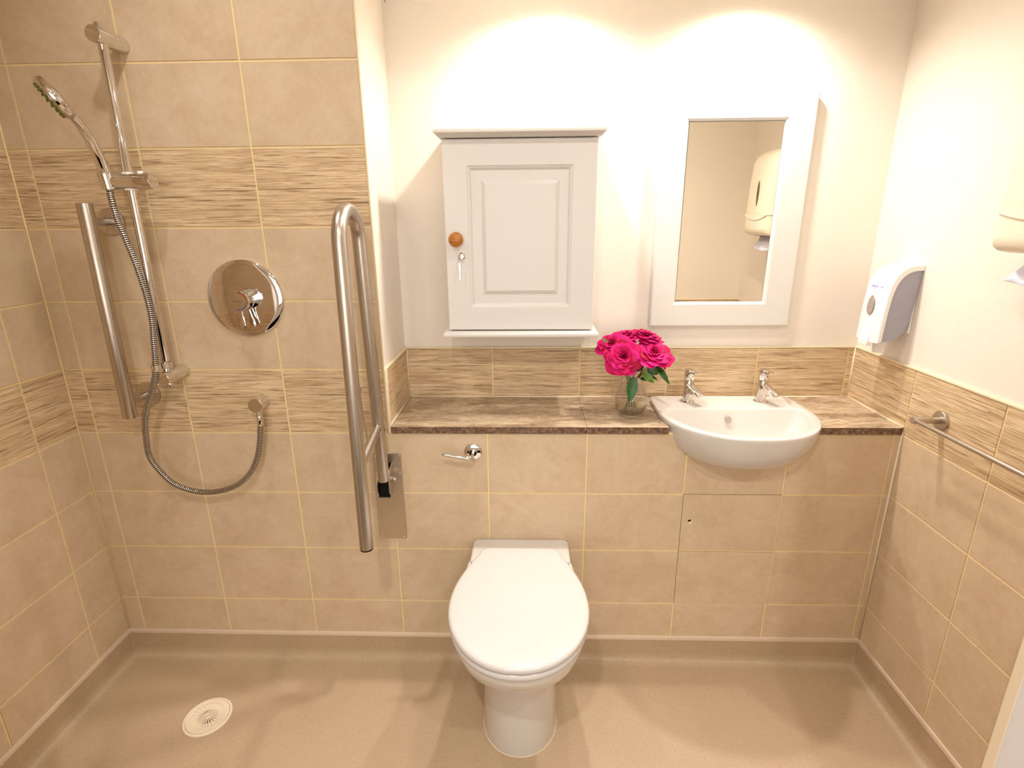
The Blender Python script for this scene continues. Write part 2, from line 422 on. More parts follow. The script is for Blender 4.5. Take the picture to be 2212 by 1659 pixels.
# hallway the camera stands in
bm = bmesh.new()
box(bm, -.7, 3.1, -2.75, -2.65, 0, ZCEIL); box(bm, -.8, -.7, -2.75, YF-.12, 0, ZCEIL); box(bm, 3.1, 3.2, -2.75, YF-.12, 0, ZCEIL)
box(bm, -.8, XL-.1, YF-.22, YF-.12, 0, ZCEIL); box(bm, XR+.1, 3.2, YF-.22, YF-.12, 0, ZCEIL)
struct(bobj('wall_hall', bm, 'cream_paint'))
# unseen window frame in the hall, added to go with the fill light
wn = bpy.data.objects.new('fill_window_1', None); C.objects.link(wn); struct(wn)
bm = bmesh.new()
for q in ((.44, .50, .70, 2.0), (2.20, 2.26, .70, 2.0), (.44, 2.26, .64, .70), (.44, 2.26, 2.0, 2.06), (1.33, 1.37, .70, 2.0)):
    box(bm, q[0], q[1], -2.66, -2.60, q[2], q[3], bev=.004)
bobj('fill_window_frame', bm, 'white_lacquer', wn, auto=40)
# door lining
dt = bpy.data.objects.new('door_1', None); C.objects.link(dt); struct(dt)
bm = bmesh.new()
box(bm, JX-.004, JX+.0005, YF-.135, YF-.016, 0, 2.1); box(bm, JL-.0005, JL+.004, YF-.135, YF-.016, 0, 2.1); box(bm, JL, JX, YF-.135, YF-.001, 2.096, 2.1)
bobj('door_lining', bm, 'jamb_paint', dt)
bm = bmesh.new()
box(bm, JX-.005, JX+.001, YF-.017, YF+.001, 0, 2.1, bev=.0015); box(bm, JL-.001, JL+.005, YF-.017, YF+.001, 0, 2.1, bev=.0015)
bobj('door_edge_bead', bm, 'silicone', dt)
# ceiling with the lowered soffit over the recess
bm = bmesh.new()
box(bm, -.8, 3.2, -2.75, .0, ZCEIL, ZCEIL+.05); box(bm, XN-.004, XR+.006, .0, D+.006, ZSOF, ZCEIL+.05); box(bm, XL-.1, XN-.004, -.001, .05, ZCEIL, ZCEIL+.05)
struct(bobj('ceiling', bm, 'white_ceiling'))
# floor: vinyl sheet coved up the walls
bm = bmesh.new()
prof = [(.0035, .0885), (.0035, .036), (.005, .024), (.0095, .0145), (.0165, .0075), (.0255, .0025), (.036, .0)]
for d0 in range(len(prof)-1):
    (a, za), (c, zc) = prof[d0], prof[d0+1]
    yf = YF-.002
    quad(bm, [(XL+a, yf, za), (XL+c, yf, zc), (XL+c, -c, zc), (XL+a, -a, za)])
    quad(bm, [(XL+a, -a, za), (XL+c, -c, zc), (XR-c, -c, zc), (XR-a, -a, za)])
    quad(bm, [(XR-a, -a, za), (XR-c, -c, zc), (XR-c, yf, zc), (XR-a, yf, za)])
a = .036
quad(bm, [(XL+a, -2.7, 0), (XR-a, -2.7, 0), (XR-a, -a, 0), (XL+a, -a, 0)])
quad(bm, [(-.8, -2.7, 0), (XL+a, -2.7, 0), (XL+a, YF-.0, 0), (-.8, YF-.0, 0)]); quad(bm, [(XR-a, -2.7, 0), (3.2, -2.7, 0), (3.2, YF-.0, 0), (XR-a, YF-.0, 0)])
bmesh.ops.remove_doubles(bm, verts=bm.verts[:], dist=1e-5)
for x, s in ((XL, 1), (XR, -1)):
    tube(bm, [(x+s*p[0], -p[0], p[1]+.0005) for p in prof[:5]], .0013, 8)
fl = struct(bobj('floor', bm, 'vinyl', auto=50))
# capping strips, silicone joints and tile trims
def strip(name, mat, boxes, bev=.0012):
    bm = bmesh.new()
    for q in boxes: box(bm, *q, bev=bev)
    return struct(bobj(name, bm, mat, auto=40))
zc0, zc1 = .0875, .1035
strip('trim_1', 'cap_strip', [(XL+.001, XR-.001, -.0048, .001, zc0, zc1)])
strip('trim_2', 'cap_strip', [(XL-.001, XL+.0048, YF, -.001, zc0, zc1)])
strip('trim_3', 'cap_strip', [(XR-.0048, XR+.001, YF, -.001, zc0, zc1)])
strip('trim_4', 'tile_trim', [(XN-.002, XN+.0075, -.0012, .007, .832, ZT1)])                       # outer corner of recess
strip('trim_5', 'tile_trim', [(XN-.003, XN+.0055, .0, D, ZT1-.005, ZT1+.001), (XN, XR, D-.0025, D+.004, ZT1-.005, ZT1+.001)])
strip('trim_6', 'tile_trim', [(XR-.0025, XR+.007, YF, D, ZT1-.005, ZT1+.001)])
strip('trim_7', 'tile_trim', [(JX, XR, YF-.004, YF+.0025, ZT1-.005, ZT1+.001)])
bm = bmesh.new()
def bead(p, q, r=.003): tube(bm, [p, (Vector(p)+Vector(q))/2, q], r, 8)
bead((XR-.001, -.001, .1), (XR-.001, -.001, .84), .0035)
bead((XN+.003, D-.0015, ZW+.001), (1.74, D-.0015, ZW+.001)); bead((2.19, D-.0015, ZW+.001), (XR, D-.0015, ZW+.001))
bead((XN+.0045, .0, ZW+.001), (XN+.0045, D, ZW+.001)); bead((XR-.0015, .0, ZW+.001), (XR-.0015, D, ZW+.001))
bead((XR-.001, D-.001, ZW), (XR-.001, D-.001, ZT1)); bead((XN+.0035, D-.001, ZW), (XN+.0035, D-.001, ZT1), .002)
bead((XN-.001, .0, .832), (XN-.001, .0, ZCEIL), .0022)
struct(bobj('trim_8', bm, 'silicone', smooth=True))
bm = bmesh.new(); bead((XL+.001, -.001, .1), (XL+.001, -.001, ZCEIL), .0024); struct(bobj('trim_9', bm, 'grout', smooth=True))

# ------------------------------------------------------------------ downlights (real fittings in the ceilings)
LAB = ['round recessed downlight in the lowered soffit above the wall cabinet', 'round recessed downlight in the lowered soffit above the mirror',
       'round recessed downlight in the main ceiling in front of the washbasin', 'round recessed downlight in the main ceiling over the shower floor',
       'round recessed downlight in the hall ceiling, nearer the shower side', 'round recessed downlight in the hall ceiling, nearer the basin side']
for (x, y, z, wt, an, lc), lb in zip(LAMPS, LAB):
    zz = z+.012
    t_ = thing('downlight', lb, 'ceiling light', (x, y, zz), 'recessed ceiling downlights')
    bm = bmesh.new(); lathe(bm, (x, y, zz), (0, 0, -1), [(.043, 0), (.043, .002), (.04, .004), (.034, .004), (.032, .001), (.032, .0)], 40, cap0=False, cap1=False)
    bobj('bezel', bm, 'chrome', t_, auto=40)
    bm = bmesh.new(); lathe(bm, (x, y, zz), (0, 0, -1), [(.031, .0005), (.031, .001)], 32)
    bobj('lamp_face', bm, 'lamp_glow', t_)

# ------------------------------------------------------------------ worktop
bx0, bx1, by1 = 1.742, 2.182, .243
poly = [(XN+.008, -.0035), (1.5, -.0035), (bx0, -.0035), (bx0, by1), (bx1, by1), (bx1, -.0035), (XR-.003, -.0035), (XR-.003, D-.003), (1.5, D-.003), (XN+.008, D-.003)]
wt = thing('worktop', 'long mottled brown stone-effect worktop in the recess, cut around the washbasin', 'worktop', (1.66, 0, .8325))
def slab(name, poly, parent):
    bm = bmesh.new()
    top = [bm.verts.new((x, y, ZW)) for x, y in poly]; bot = [bm.verts.new((x, y, .8325)) for x, y in poly]
    bm.faces.new(top); bm.faces.new(bot[::-1]); n = len(poly)
    for k in range(n):
        f = bm.faces.new((bot[k], bot[(k+1) % n], top[(k+1) % n], top[k]))
        f.material_index = 1
    es = [e for e in bm.edges if abs(e.verts[0].co.z-ZW) < 1e-6 and abs(e.verts[1].co.z-ZW) < 1e-6 and e.verts[0].co.y < 0 and e.verts[1].co.y < 0]
    return bobj(name, bm, ['marble', 'marble_edge'], parent)
slab('worktop_panel', [(XN+.008, -.0035), (1.4992, -.0035), (1.4992, D-.003), (XN+.008, D-.003)], wt)
slab('worktop_panel', [(1.5003, -.0035), (bx0, -.0035), (bx0, by1), (bx1, by1), (bx1, -.0035), (XR-.003, -.0035), (XR-.003, D-.003), (1.5003, D-.003)], wt)

# ------------------------------------------------------------------ access panel under the basin
ap = thing('access_panel', 'flush tiled access panel with a small round finger hole below the washbasin', 'access panel', (6.5*TW, 0, Z0))
bm = bmesh.new(); uvl = bm.loops.layers.uv.new('UVMap')
e = .0012
GAP_ = GAP; GAP = .0
q0, q1 = px0+e, px1-e
hx, hz, hr = 1.831, .537, .0075
GAP = .0045
# upper tile with a hole is built as a ring of faces
def panel_tile(z0, z1, hole):
    ru, rv = random.uniform(0, 40), random.uniform(0, 40)
    fs = []
    if hole:
        N = 32; R = [bm.verts.new((hx+hr*math.cos(2*PI*k/N), -.0, hz+hr*math.sin(2*PI*k/N))) for k in range(N)]
        Bk = [bm.verts.new((hx+hr*math.cos(2*PI*k/N), .012, hz+hr*math.sin(2*PI*k/N))) for k in range(N)]
        O = []
        for k in range(N):
            c, s = math.cos(2*PI*k/N), math.sin(2*PI*k/N)
            tx = ((q1-hx)/c if c > 0 else (q0-hx)/c) if abs(c) > 1e-6 else 1e9
            tz = ((z1-hz)/s if s > 0 else (z0-hz)/s) if abs(s) > 1e-6 else 1e9
            tt = min(tx, tz); O.append(bm.verts.new((hx+c*tt, 0, hz+s*tt)))
        for k in range(N):
            fs.append(bm.faces.new((R[k], R[(k+1) % N], O[(k+1) % N], O[k])))
            f = bm.faces.new((R[k], Bk[k], Bk[(k+1) % N], R[(k+1) % N])); f.material_index = 0; f.smooth = True
        f = bm.faces.new(Bk); f.material_index = 4
        # corners of the rectangle
        for cx, cz in ((q0, z0), (q1, z0), (q1, z1), (q0, z1)):
            near = sorted(range(N), key=lambda k: (O[k].co-Vector((cx, 0, cz))).length)[:6]
            a_ = [k for k in near if abs(O[k].co.x-cx) < 1e-6]; b_ = [k for k in near if abs(O[k].co.z-cz) < 1e-6]
            if a_ and b_:
                ka = min(a_, key=lambda k: abs(O[k].co.z-cz)); kb = min(b_, key=lambda k: abs(O[k].co.x-cx))
                if ka != kb: fs.append(bm.faces.new((O[ka], O[kb], bm.verts.new((cx, 0, cz)))))
    else:
        fs.append(quad(bm, [(q0, 0, z0), (q1, 0, z0), (q1, 0, z1), (q0, 0, z1)]))
    for f in fs:
        f.material_index = 1
        for l in f.loops: l[uvl].uv = (l.vert.co.x+ru, l.vert.co.z+rv)
zm = Z0+TH
panel_tile(pz0+e, zm-GAP/2, False); panel_tile(zm+GAP/2, pz1-e, True)
quad(bm, [(q0, .0012, zm-GAP/2), (q1, .0012, zm-GAP/2), (q1, .0012, zm+GAP/2), (q0, .0012, zm+GAP/2)], 0)
for (a, b_, c, d) in ((q0, pz0+e, q0, pz1-e), (q1, pz0+e, q1, pz1-e), (q0, pz0+e, q1, pz0+e), (q0, pz1-e, q1, pz1-e)):
    quad(bm, [(a, 0, b_), (c, 0, d), (c, .01, d), (a, .01, b_)], 1)
bobj('panel_face', bm, TM, ap)
GAP = GAP_

# ------------------------------------------------------------------ toilet
TX = 1.300
def egg(yb, yf, ym, hw, hwb, rb, z, n=24, cx=TX):
    """closed contour: back edge at yb (half width hwb, corner rb), widest hw at ym, front at yf"""
    pts = []
    for k in range(n+1):                    # right side, front to widest
        a = PI/2*k/n; pts.append((hw*math.sin(a)**.94 if k else 0, ym-(ym-yf)*math.cos(a)))
    m_ = 14
    for k in range(1, m_+1):                # widest to back corner
        s = k/m_; y = ym+(yb-rb-ym)*s
        pts.append((hw+(hwb-hw)*(1-math.cos(s*PI/2))**1.05, y))
    for k in range(1, 6):
        a = PI/2*k/5; pts.append((hwb-rb+rb*math.cos(a), yb-rb+rb*math.sin(a)))
    full = [(cx+x, y, z) for x, y in pts] + [(cx-x, y, z) for x, y in pts[1:][::-1]]
    return [Vector(p) for p in full]
tl = thing('toilet', 'white ceramic back-to-wall toilet with the lid closed, in the middle of the low tiled wall', 'toilet', (TX, -.25, 0))
bm = bmesh.new()
L = [ # z, yb, yf, ym, hw, hwb
    (.0, -.03, -.356, -.235, .107, .10), (.012, -.03, -.3575, -.235, .108, .10), (.10, -.03, -.357, -.235, .105, .10), (.19, -.03, -.357, -.24, .103, .10),
    (.235, -.03, -.366, -.25, .108, .10), (.275, -.03, -.392, -.27, .120, .108), (.315, -.03, -.432, -.29, .136, .118), (.355, -.03, -.478, -.31, .152, .128),
    (.395, -.03, -.515, -.325, .164, .138), (.43, -.03, -.533, -.335, .171, .145), (.452, -.03, -.540, -.34, .174, .148), (.459, -.03, -.537, -.34, .171, .146)]
rings(bm, [egg(yb, yf, ym, hw, hwb, .03, z) for z, yb, yf, ym, hw, hwb in L])
bobj('pan', bm, 'ceramic', tl, auto=60)
bm = bmesh.new()    # ceramic shelf against the wall
def rrect(x0, x1, y0, y1, r, z, n=5):
    out = []
    for cx, cy, a0 in ((x1-r, y1-r, 0), (x0+r, y1-r, PI/2), (x0+r, y0+r, PI), (x1-r, y0+r, 1.5*PI)):
        for k in range(n+1):
            a = a0+PI/2*k/n; out.append(Vector((cx+r*math.cos(a), cy+r*math.sin(a), z)))
    return out
rings(bm, [rrect(TX-.1505+i, TX+.1525-i, -.12+i*.5, -.002, .012, z) for i, z in ((.006, .35), (.001, .40), (0, .45), (.0005, .463), (.003, .4675), (.007, .469))])
bobj('rear_shelf', bm, 'ceramic', tl, auto=60)
def domed(name, z0, th, sc, mat, dome=0.0):
    bm = bmesh.new()
    yb, yf, ym, hw, hwb = -.088, -.553, -.335, .181, .121
    def E(ins, z): return egg(yb-ins, yf+ins, ym, hw-ins, hwb-ins*.6, .03, z)
    R = [E(.006+sc, z0), E(.0015+sc, z0+th*.15), E(sc, z0+th*.45)]
    R += [E(sc+.0015, z0+th*.72), E(sc+.005, z0+th*.92), E(sc+.011, z0+th)]
    if dome: 
        for k in range(1, 7):
            f = k/7; c = Vector((TX, -.30, 0)); base = E(sc+.011, 0)
            R.append([Vector((c.x+(p.x-c.x)*(1-f), c.y+(p.y-c.y)*(1-f), z0+th+dome*math.sin(f*PI/2))) for p in base])
    rings(bm, R); return bobj(name, bm, mat, tl, auto=70)
domed('seat_ring', .461, .018, .002, 'seat_plastic'); domed('lid', .481, .019, .0, 'seat_plastic', .006)
bm = bmesh.new(); cyl(bm, (TX-.075, -.085, .474), (TX+.075, -.085, .474), .009, n=20); bobj('hinge', bm, 'seat_plastic', tl, auto=40)
bm = bmesh.new()     # silicone line where the foot meets the floor
q_ = [Vector((p.x, p.y, .0012)) for p in egg(-.05, -.3575, -.235, .1085, .10, .03, 0)]; tube(bm, q_+q_[:1], .0016, 6, cap=False); bobj('sealant_line', bm, 'silicone', tl, smooth=True)

# ------------------------------------------------------------------ washbasin
BX, BA, BY = 1.967, .237, .100
def bcont(z, s, yb, r=.02, fy=1.0, dx=0, n=36):
    """D contour: straight back at yb, straight-ish sides to BY, elliptical front"""
    hw = BA*s; b_ = .239*s*fy; pts = []
    for k in range(n+1):
        a = PI*k/n; ca, sa = math.cos(a), math.sin(a)
        pts.append((BX+dx+hw*math.copysign(abs(ca)**.9, ca), BY-b_*abs(sa)**.97))
    for k in range(0, 6):
        a = PI-PI/2*k/5; pts.append((BX+dx-hw*.975+r+r*math.cos(a), yb-r+r*math.sin(a)))
    for k in range(0, 6):
        a = PI/2-PI/2*k/5; pts.append((BX+dx+hw*.975-r+r*math.cos(a), yb-r+r*math.sin(a)))
    return [Vector((x, y, z)) for x, y in pts]
bs = thing('washbasin', 'white ceramic semi-recessed washbasin with two taps set into the worktop', 'washbasin', (BX, .05, .735))
bm = bmesh.new(); zr_ = .8705; yb = .247
outer = [(.7375, .50, -.10), (.7405, .60, -.07), (.748, .70, -.05), (.763, .80, -.03), (.785, .885, -.01), (.812, .945, .0), (.838, .98, .0), (.858, .996, 0), (.866, 1.0, 0), (.8695, .993, 0), (.8705, .982, 0)]
R = []
for z, s, _ in outer:
    ybz = yb if z > .85 else yb-.006
    R.append(bcont(z, s, ybz if s > .98 else ybz-(1-s)*.15, .018 if s > .9 else .012))
# inner bowl: back edge lies forward of the tap ledge
inner = [(.8705, .925, .1215), (.8700, .917, .1195), (.8670, .909, .1175), (.858, .895, .114), (.845, .872, .109), (.82, .80, .098), (.79, .68, .085), (.772, .50, .06), (.768, .25, .03)]
def icont(z, s, yb_):
    hw = BA*s*.985; b_ = .239*s-.004; n = 36; pts = []
    for k in range(n+1):
        a = PI*k/n; ca, sa = math.cos(a), math.sin(a)
        pts.append((BX+hw*math.copysign(abs(ca)**.9, ca), min(BY, yb_-.012)-b_*abs(sa)**.97))
    r = .035*s
    for k in range(0, 6):
        a = PI-PI/2*k/5; pts.append((BX-hw*.99+r+r*math.cos(a), yb_-r*.35+r*.35*math.sin(a)))
    for k in range(0, 6):
        a = PI/2-PI/2*k/5; pts.append((BX+hw*.99-r+r*math.cos(a), yb_-r*.35+r*.35*math.sin(a)))
    return [Vector((x, y, z)) for x, y in pts]
for z, s, y_ in inner: R.append(icont(z, s, y_))
rings(bm, R)
bobj('bowl', bm, 'ceramic', bs, auto=62)
bm = bmesh.new(); cyl(bm, (1.953, .1065, .843), (1.953, .096, .841), .0092, n=28)
bobj('overflow_hole', bm, 'window_smoke', bs, auto=40)
bm = bmesh.new(); lathe(bm, (BX, .0, .7685), (0, 0, 1), [(.022, 0), (.022, .002), (.018, .003), (.016, .001)], 28)
bobj('waste', bm, 'chrome', bs, auto=40)
def tap(x, y, dot, label):
    t_ = thing('pillar_tap', label, 'tap', (x, y, zr_), 'basin taps')
    z0 = zr_
    bm = bmesh.new(); lathe(bm, (x, y, z0), (0, 0, 1), [(.0215, 0), (.022, .002), (.0205, .0045), (.017, .0055), (.016, .005)], 36); bobj('base_ring', bm, 'chrome', t_, auto=40)
    def rr(w, dyf, dyb, z, r=.008):
        return [Vector((x+p.x, y+p.y, z)) for p in rrect(-w, w, dyf, dyb, r, 0)]
    bm = bmesh.new()   # stout body
    rings(bm, [rr(.0175, -.0185, .0175, z0+.003, .0165), rr(.0165, -.0175, .0165, z0+.012, .0155), rr(.0158, -.0175, .016, z0+.030, .015),
               rr(.0152, -.0165, .0155, z0+.050, .0145), rr(.0148, -.0152, .015, z0+.070, .0142), rr(.0135, -.014, .0138, z0+.0735, .013)])
    bobj('body', bm, 'chrome', t_, auto=35)
    bm = bmesh.new()   # spout: wedge reaching forward
    def sec(yy, w, zb, zt, r=.003):
        return [Vector((x+a*w, yy, zz)) for a, zz in ((-1, zb+.002), (-.8, zb), (.8, zb), (1, zb+.002), (1, zt-.003), (.75, zt), (-.75, zt), (-1, zt-.003))]
    rings(bm, [sec(y-.004, .0142, z0+.024, z0+.066), sec(y-.020, .0150, z0+.031, z0+.059), sec(y-.040, .0152, z0+.0335, z0+.051), sec(y-.058, .0145, z0+.0345, z0+.0435), sec(y-.064, .0120, z0+.0355, z0+.040)])
    bobj('spout', bm, 'chrome', t_, auto=50)
    bm = bmesh.new(); cyl(bm, (x, y-.054, z0+.0385), (x, y-.054, z0+.0315), .010, .0095, 24); bobj('aerator', bm, 'chrome', t_, auto=40)
    bm = bmesh.new()
    rings(bm, [rr(.0135, -.0140, .0135, z0+.0745, .0125), rr(.0155, -.0158, .0155, z0+.0765, .0145), rr(.0155, -.0158, .0155, z0+.102, .0145), rr(.0152, -.0156, .0152, z0+.107, .0142), rr(.0140, -.0145, .0140, z0+.109, .0132)])
    h_ = bobj('handle', bm, 'chrome', t_, auto=50)
    bm = bmesh.new()
    rings(bm, [[Vector((x+a*w, y+yy, z0+zz+dz)) for a, dz in ((-1, 0), (1, 0), (1, .005), (-1, .005))] for yy, w, zz in ((-.008, .012, .1005), (-.02, .011, .1), (-.031, .010, .1005), (-.034, .008, .102))])
    bmesh.ops.bevel(bm, geom=bm.edges[:], offset=.0012, segments=2, affect='EDGES')
    bobj('grip', bm, 'chrome', h_, auto=50)
    bm = bmesh.new(); cyl(bm, (x, y-.0150, z0+.0885), (x, y-.0162, z0+.0885), .0017, n=16); bobj('temperature_dot', bm, dot, h_)
    t_.rotation_euler = (0, 0, math.radians(22)); return t_
tap(1.848, .190, 'red_mark', 'short chrome basin tap with a red dot, on the side of the flowers')
tap(2.085, .190, 'blue_mark', 'short chrome basin tap with a blue dot, on the side of the soap dispenser')

# ------------------------------------------------------------------ bathroom cabinet
cb = thing('wall_cabinet', 'white lacquered wall cabinet with a panelled door and wooden knob, above the worktop', 'cabinet', (1.302, .2, 1.105))
bm = bmesh.new(); box(bm, 1.086, 1.518, .152, D+.005, 1.118, 1.668, bev=.001); bobj('body', bm, 'white_lacquer', cb, auto=40)
bm = bmesh.new()
def rectring(x0, x1, z0, z1, y): return [Vector((x0, y, z0)), Vector((x1, y, z0)), Vector((x1, y, z1)), Vector((x0, y, z1))]
def ins(r, d, y): return rectring(r[0]+d, r[1]-d, r[2]+d, r[3]-d, y)
Ro = (1.081, 1.522, 1.1225, 1.6640); Ra = (1.150, 1.4515, 1.192, 1.5945); Rb = (1.191, 1.413, 1.2325, 1.554)
yd = .130
rings(bm, [ins(Ro, 0, .150), ins(Ro, 0, yd+.003), ins(Ro, .0008, yd+.0012), ins(Ro, .003, yd), ins(Ra, 0, yd), ins(Ra, .001, yd+.0025), ins(Ra, .004, yd+.003), ins(Ra, .0075, yd+.0045), ins(Ra, .011, yd+.008), ins(Ra, .013, yd+.0085),
           ins(Rb, -.001, yd+.0085), ins(Rb, .0015, yd+.006), ins(Rb, .009, yd+.0025), ins(Rb, .0095, yd+.0015)])
dr = bobj('door', bm, 'white_lacquer', cb)
bm = bmesh.new()
kc = (1.114, yd, 1.392)
lathe(bm, kc, (0, -1, 0), [(.011, 0), (.010, .006), (.012, .010), (.019, .0135), (.0215, .018), (.0205, .022), (.016, .0255), (.009, .0272), (.001, .0278)], 40)
bobj('knob', bm, 'oak', dr, auto=60)
bm = bmesh.new(); lathe(bm, (1.127, yd, 1.343), (0, -1, 0), [(.0115, 0), (.0115, .001), (.0095, .003), (.0075, .0035), (.007, .006), (.001, .0065)], 32); 
bobj('lock_barrel', bm, 'chrome', dr, auto=40)
bm = bmesh.new()    # key bow standing in the lock
lathe(bm, (1.127-.0015, yd-.016, 1.343), (1, 0, 0), [(.0072, 0), (.0072, .0022), (.003, .0022), (.003, 0)], 24, cap0=False, cap1=False)
box(bm, 1.1255, 1.1285, yd-.009, yd-.003, 1.341, 1.345)
bobj('key_in_lock', bm, 'chrome', dr, auto=40)
ky = thing('spare_key', 'small key hanging on a thin wire ring from the cabinet lock', 'key', (1.124, yd-.016, 1.33))
bm = bmesh.new()
tube(bm, [(1.1245+.0085*math.cos(a), yd-.0165-.001*math.sin(a), 1.332+.0085*math.sin(a)) for a in [2*PI*k/40 for k in range(41)]], .0006, 6); bobj('ring', bm, 'chrome', ky, smooth=True)
bm = bmesh.new()
rings(bm, [[Vector((1.1225+a*w, yd-.0165+b_*.0012, z)) for a, b_ in ((-1, -1), (1, -1), (1, 1), (-1, 1))] for z, w in ((1.3255, .0012), (1.322, .0026), (1.306, .0028), (1.302, .0017), (1.30, .0016), (1.297, .0019), (1.294, .0014), (1.291, .0019), (1.288, .0014), (1.284, .0019), (1.281, .0012), (1.277, .0008))])
bobj('blade', bm, 'chrome', ky)
bm = bmesh.new()
def cornice(levels):
    rings(bm, [[Vector((x0, y0, z)), Vector((x1, y0, z)), Vector((x1, D+.004, z)), Vector((x0, D+.004, z))] for x0, x1, y0, z in levels])
cornice([(1.062+d, 1.5405-d, .107+d, z) for d, z in ((.020, 1.6665), (.014, 1.6672), (.0105, 1.669), (.0075, 1.673), (.002, 1.6765), (0, 1.678), (0, 1.6875), (.001, 1.6885))])
bobj('cornice', bm, 'white_lacquer', cb, auto=50)
bm = bmesh.new()
cornice([(1.0665+d, 1.5385-d, .103+d, z) for d, z in ((.004, 1.1035), (.001, 1.1045), (0, 1.1075), (0, 1.113), (.0015, 1.1165), (.006, 1.1185))])
bobj('base_shelf', bm, 'white_lacquer', cb, auto=50)

# ------------------------------------------------------------------ mirror
mr = thing('wall_mirror', 'tall mirror in a wide white frame above the washbasin', 'mirror', (1.952, .28, 1.106))
bm = bmesh.new()
Ro = (1.7265, 2.1785, 1.1055, 1.8005); Ri = (1.7985, 2.0965, 1.1775, 1.7305)
R = [ins(Ro, .002, D+.005), ins(Ro, 0, .286), ins(Ro, 0, .2725), ins(Ro, .0015, .2695), ins(Ro, .0045, .268), ins(Ri, 0, .268), ins(Ri, .0012, .2705), ins(Ri, .005, .2715), ins(Ri, .007, .2755), ins(Ri, .0085, .280)]
R.append(ins(Ri, .0085, D+.005)); R.append(R[0])
V = [[bm.verts.new(p) for p in r] for r in R[:-1]]
V.append(V[0])
for i in range(len(V)-1):
    for j in range(4): bm.faces.new((V[i][j], V[i][(j+1) % 4], V[i+1][(j+1) % 4], V[i+1][j]))
bobj('frame', bm, 'white_lacquer', mr)
bm = bmesh.new(); vv_ = box(bm, Ri[0]+.009, Ri[1]-.009, .2785, .283, Ri[2]+.009, Ri[3]-.009)
for v in vv_:
    if v.co.z > 1.5: v.co.y -= .004
bobj('mirror_glass', bm, 'mirror_silver', mr)

# ------------------------------------------------------------------ soap dispenser (on right wall)
sd = thing('soap_dispenser', 'white wall soap dispenser with grey side panels and an oval window, above the tile band', 'soap dispenser', (XR, .105, 1.08))
XP = XR+.005
prof_o = [(.0, 1.3155), (.02, 1.3165), (.04, 1.312), (.058, 1.301), (.070, 1.286), (.079, 1.264), (.085, 1.235), (.089, 1.19), (.0915, 1.14), (.093, 1.093)]
prof_i = [(.0, 1.300), (.02, 1.299), (.036, 1.294), (.050, 1.284), (.060, 1.270), (.068, 1.250), (.073, 1.225), (.077, 1.185), (.0795, 1.14), (.081, 1.097)]
def sp_(p, y): return Vector((XP-p[0], y, p[1]))
bm = bmesh.new(); y0, y1 = .055, .160
po = [Vector(v) for v in catmull([(a, b_, 0) for a, b_ in prof_o], 4)]; pi_ = [Vector(v) for v in catmull([(a, b_, 0) for a, b_ in prof_i], 4)]
rs = []
for k in range(len(po)):
    a, b_ = po[k], pi_[k]; f = k/(len(po)-1); cr = .007*math.sin(min(1, f*3)*PI/2); w = .0065
    nx = (a-b_).normalized()
    row = []
    yy = [(b_, y0), (a-nx*.004, y0), (a-nx*.001, y0+.0012), (a+nx*0, y0+.004)]
    mid = [(a+nx*cr*math.sin(PI*s), y0+.004+(y1-y0-.008)*s) for s in (.15, .3, .42, .58, .7, .85)]
    yy2 = [(a, y1-.004), (a-nx*.001, y1-.0012), (a-nx*.004, y1), (b_, y1)]
    for q, y in yy+mid+yy2: row.append(Vector((XP-q.x, y, q.y)))
    rs.append(row)
# push lever: lower part with a shallow waist and curved lip
rings(bm, rs, closed=True, cap0=True, cap1=True)
bobj('cover', bm, 'white_plastic', sd, auto=50)
for nm, yy, dy in (('side_panel', .0595, 1), ('side_panel', .1555, -1)):
    bm = bmesh.new(); P = [Vector((XP-q.x+.0005, yy, q.y-.0005)) for q in pi_]
    P += [Vector((XP-.079, yy, 1.094)), Vector((XP-.06, yy, 1.098)), Vector((XP-.035, yy, 1.108)), Vector((XP-.02, yy, 1.125)), Vector((XP-.010, yy, 1.155)), Vector((XP-.003, yy, 1.22))]
    rings(bm, [P, [p+Vector((0, .003*dy, 0)) for p in P]]); bobj(nm, bm, 'grey_plastic', sd)
bm = bmesh.new(); box(bm, XP-.006, XP, .062, .153, 1.12, 1.31, bev=.002); bobj('back_plate', bm, 'white_plastic', sd)
bm = bmesh.new()   # push tongue
rs = []
for z, d, w, dd in ((1.158, .0935, .003, 0), (1.150, .0955, .016, .001), (1.138, .0960, .020, .002), (1.12, .0985, .022, .002), (1.10, .101, .0235, .002), (1.083, .1035, .024, .0), (1.080, .1025, .0235, 0)):
    rs.append([Vector((XP-d+.012, .1075-w, z)), Vector((XP-d, .1075-w*.9, z)), Vector((XP-d-.002, .1075, z)), Vector((XP-d, .1075+w*.9, z)), Vector((XP-d+.012, .1075+w, z))])
rings(bm, rs); bobj('push_lever', bm, 'white_plastic', sd, auto=60)
bm = bmesh.new(); cyl(bm, (XP-.05, .1075, 1.10), (XP-.05, .1075, 1.055), .02, .016, 24); bobj('nozzle', bm, 'white_plastic', sd, auto=40)
bm = bmesh.new()
for k in (0,):
    N = 32; rs = []
    for s, dp in ((1.12, .0), (1.0, .0012), (.93, .0006)):
        rs.append([Vector((XP-.0965-dp-.0015*(1-math.sin(2*PI*j/N)), .1065+.0135*s*math.cos(2*PI*j/N)*(1-.12*math.sin(2*PI*j/N)), 1.198+.0255*s*math.sin(2*PI*j/N))) for j in range(N)])
    rings(bm, rs)
bobj('window', bm, 'window_smoke', sd, auto=60)
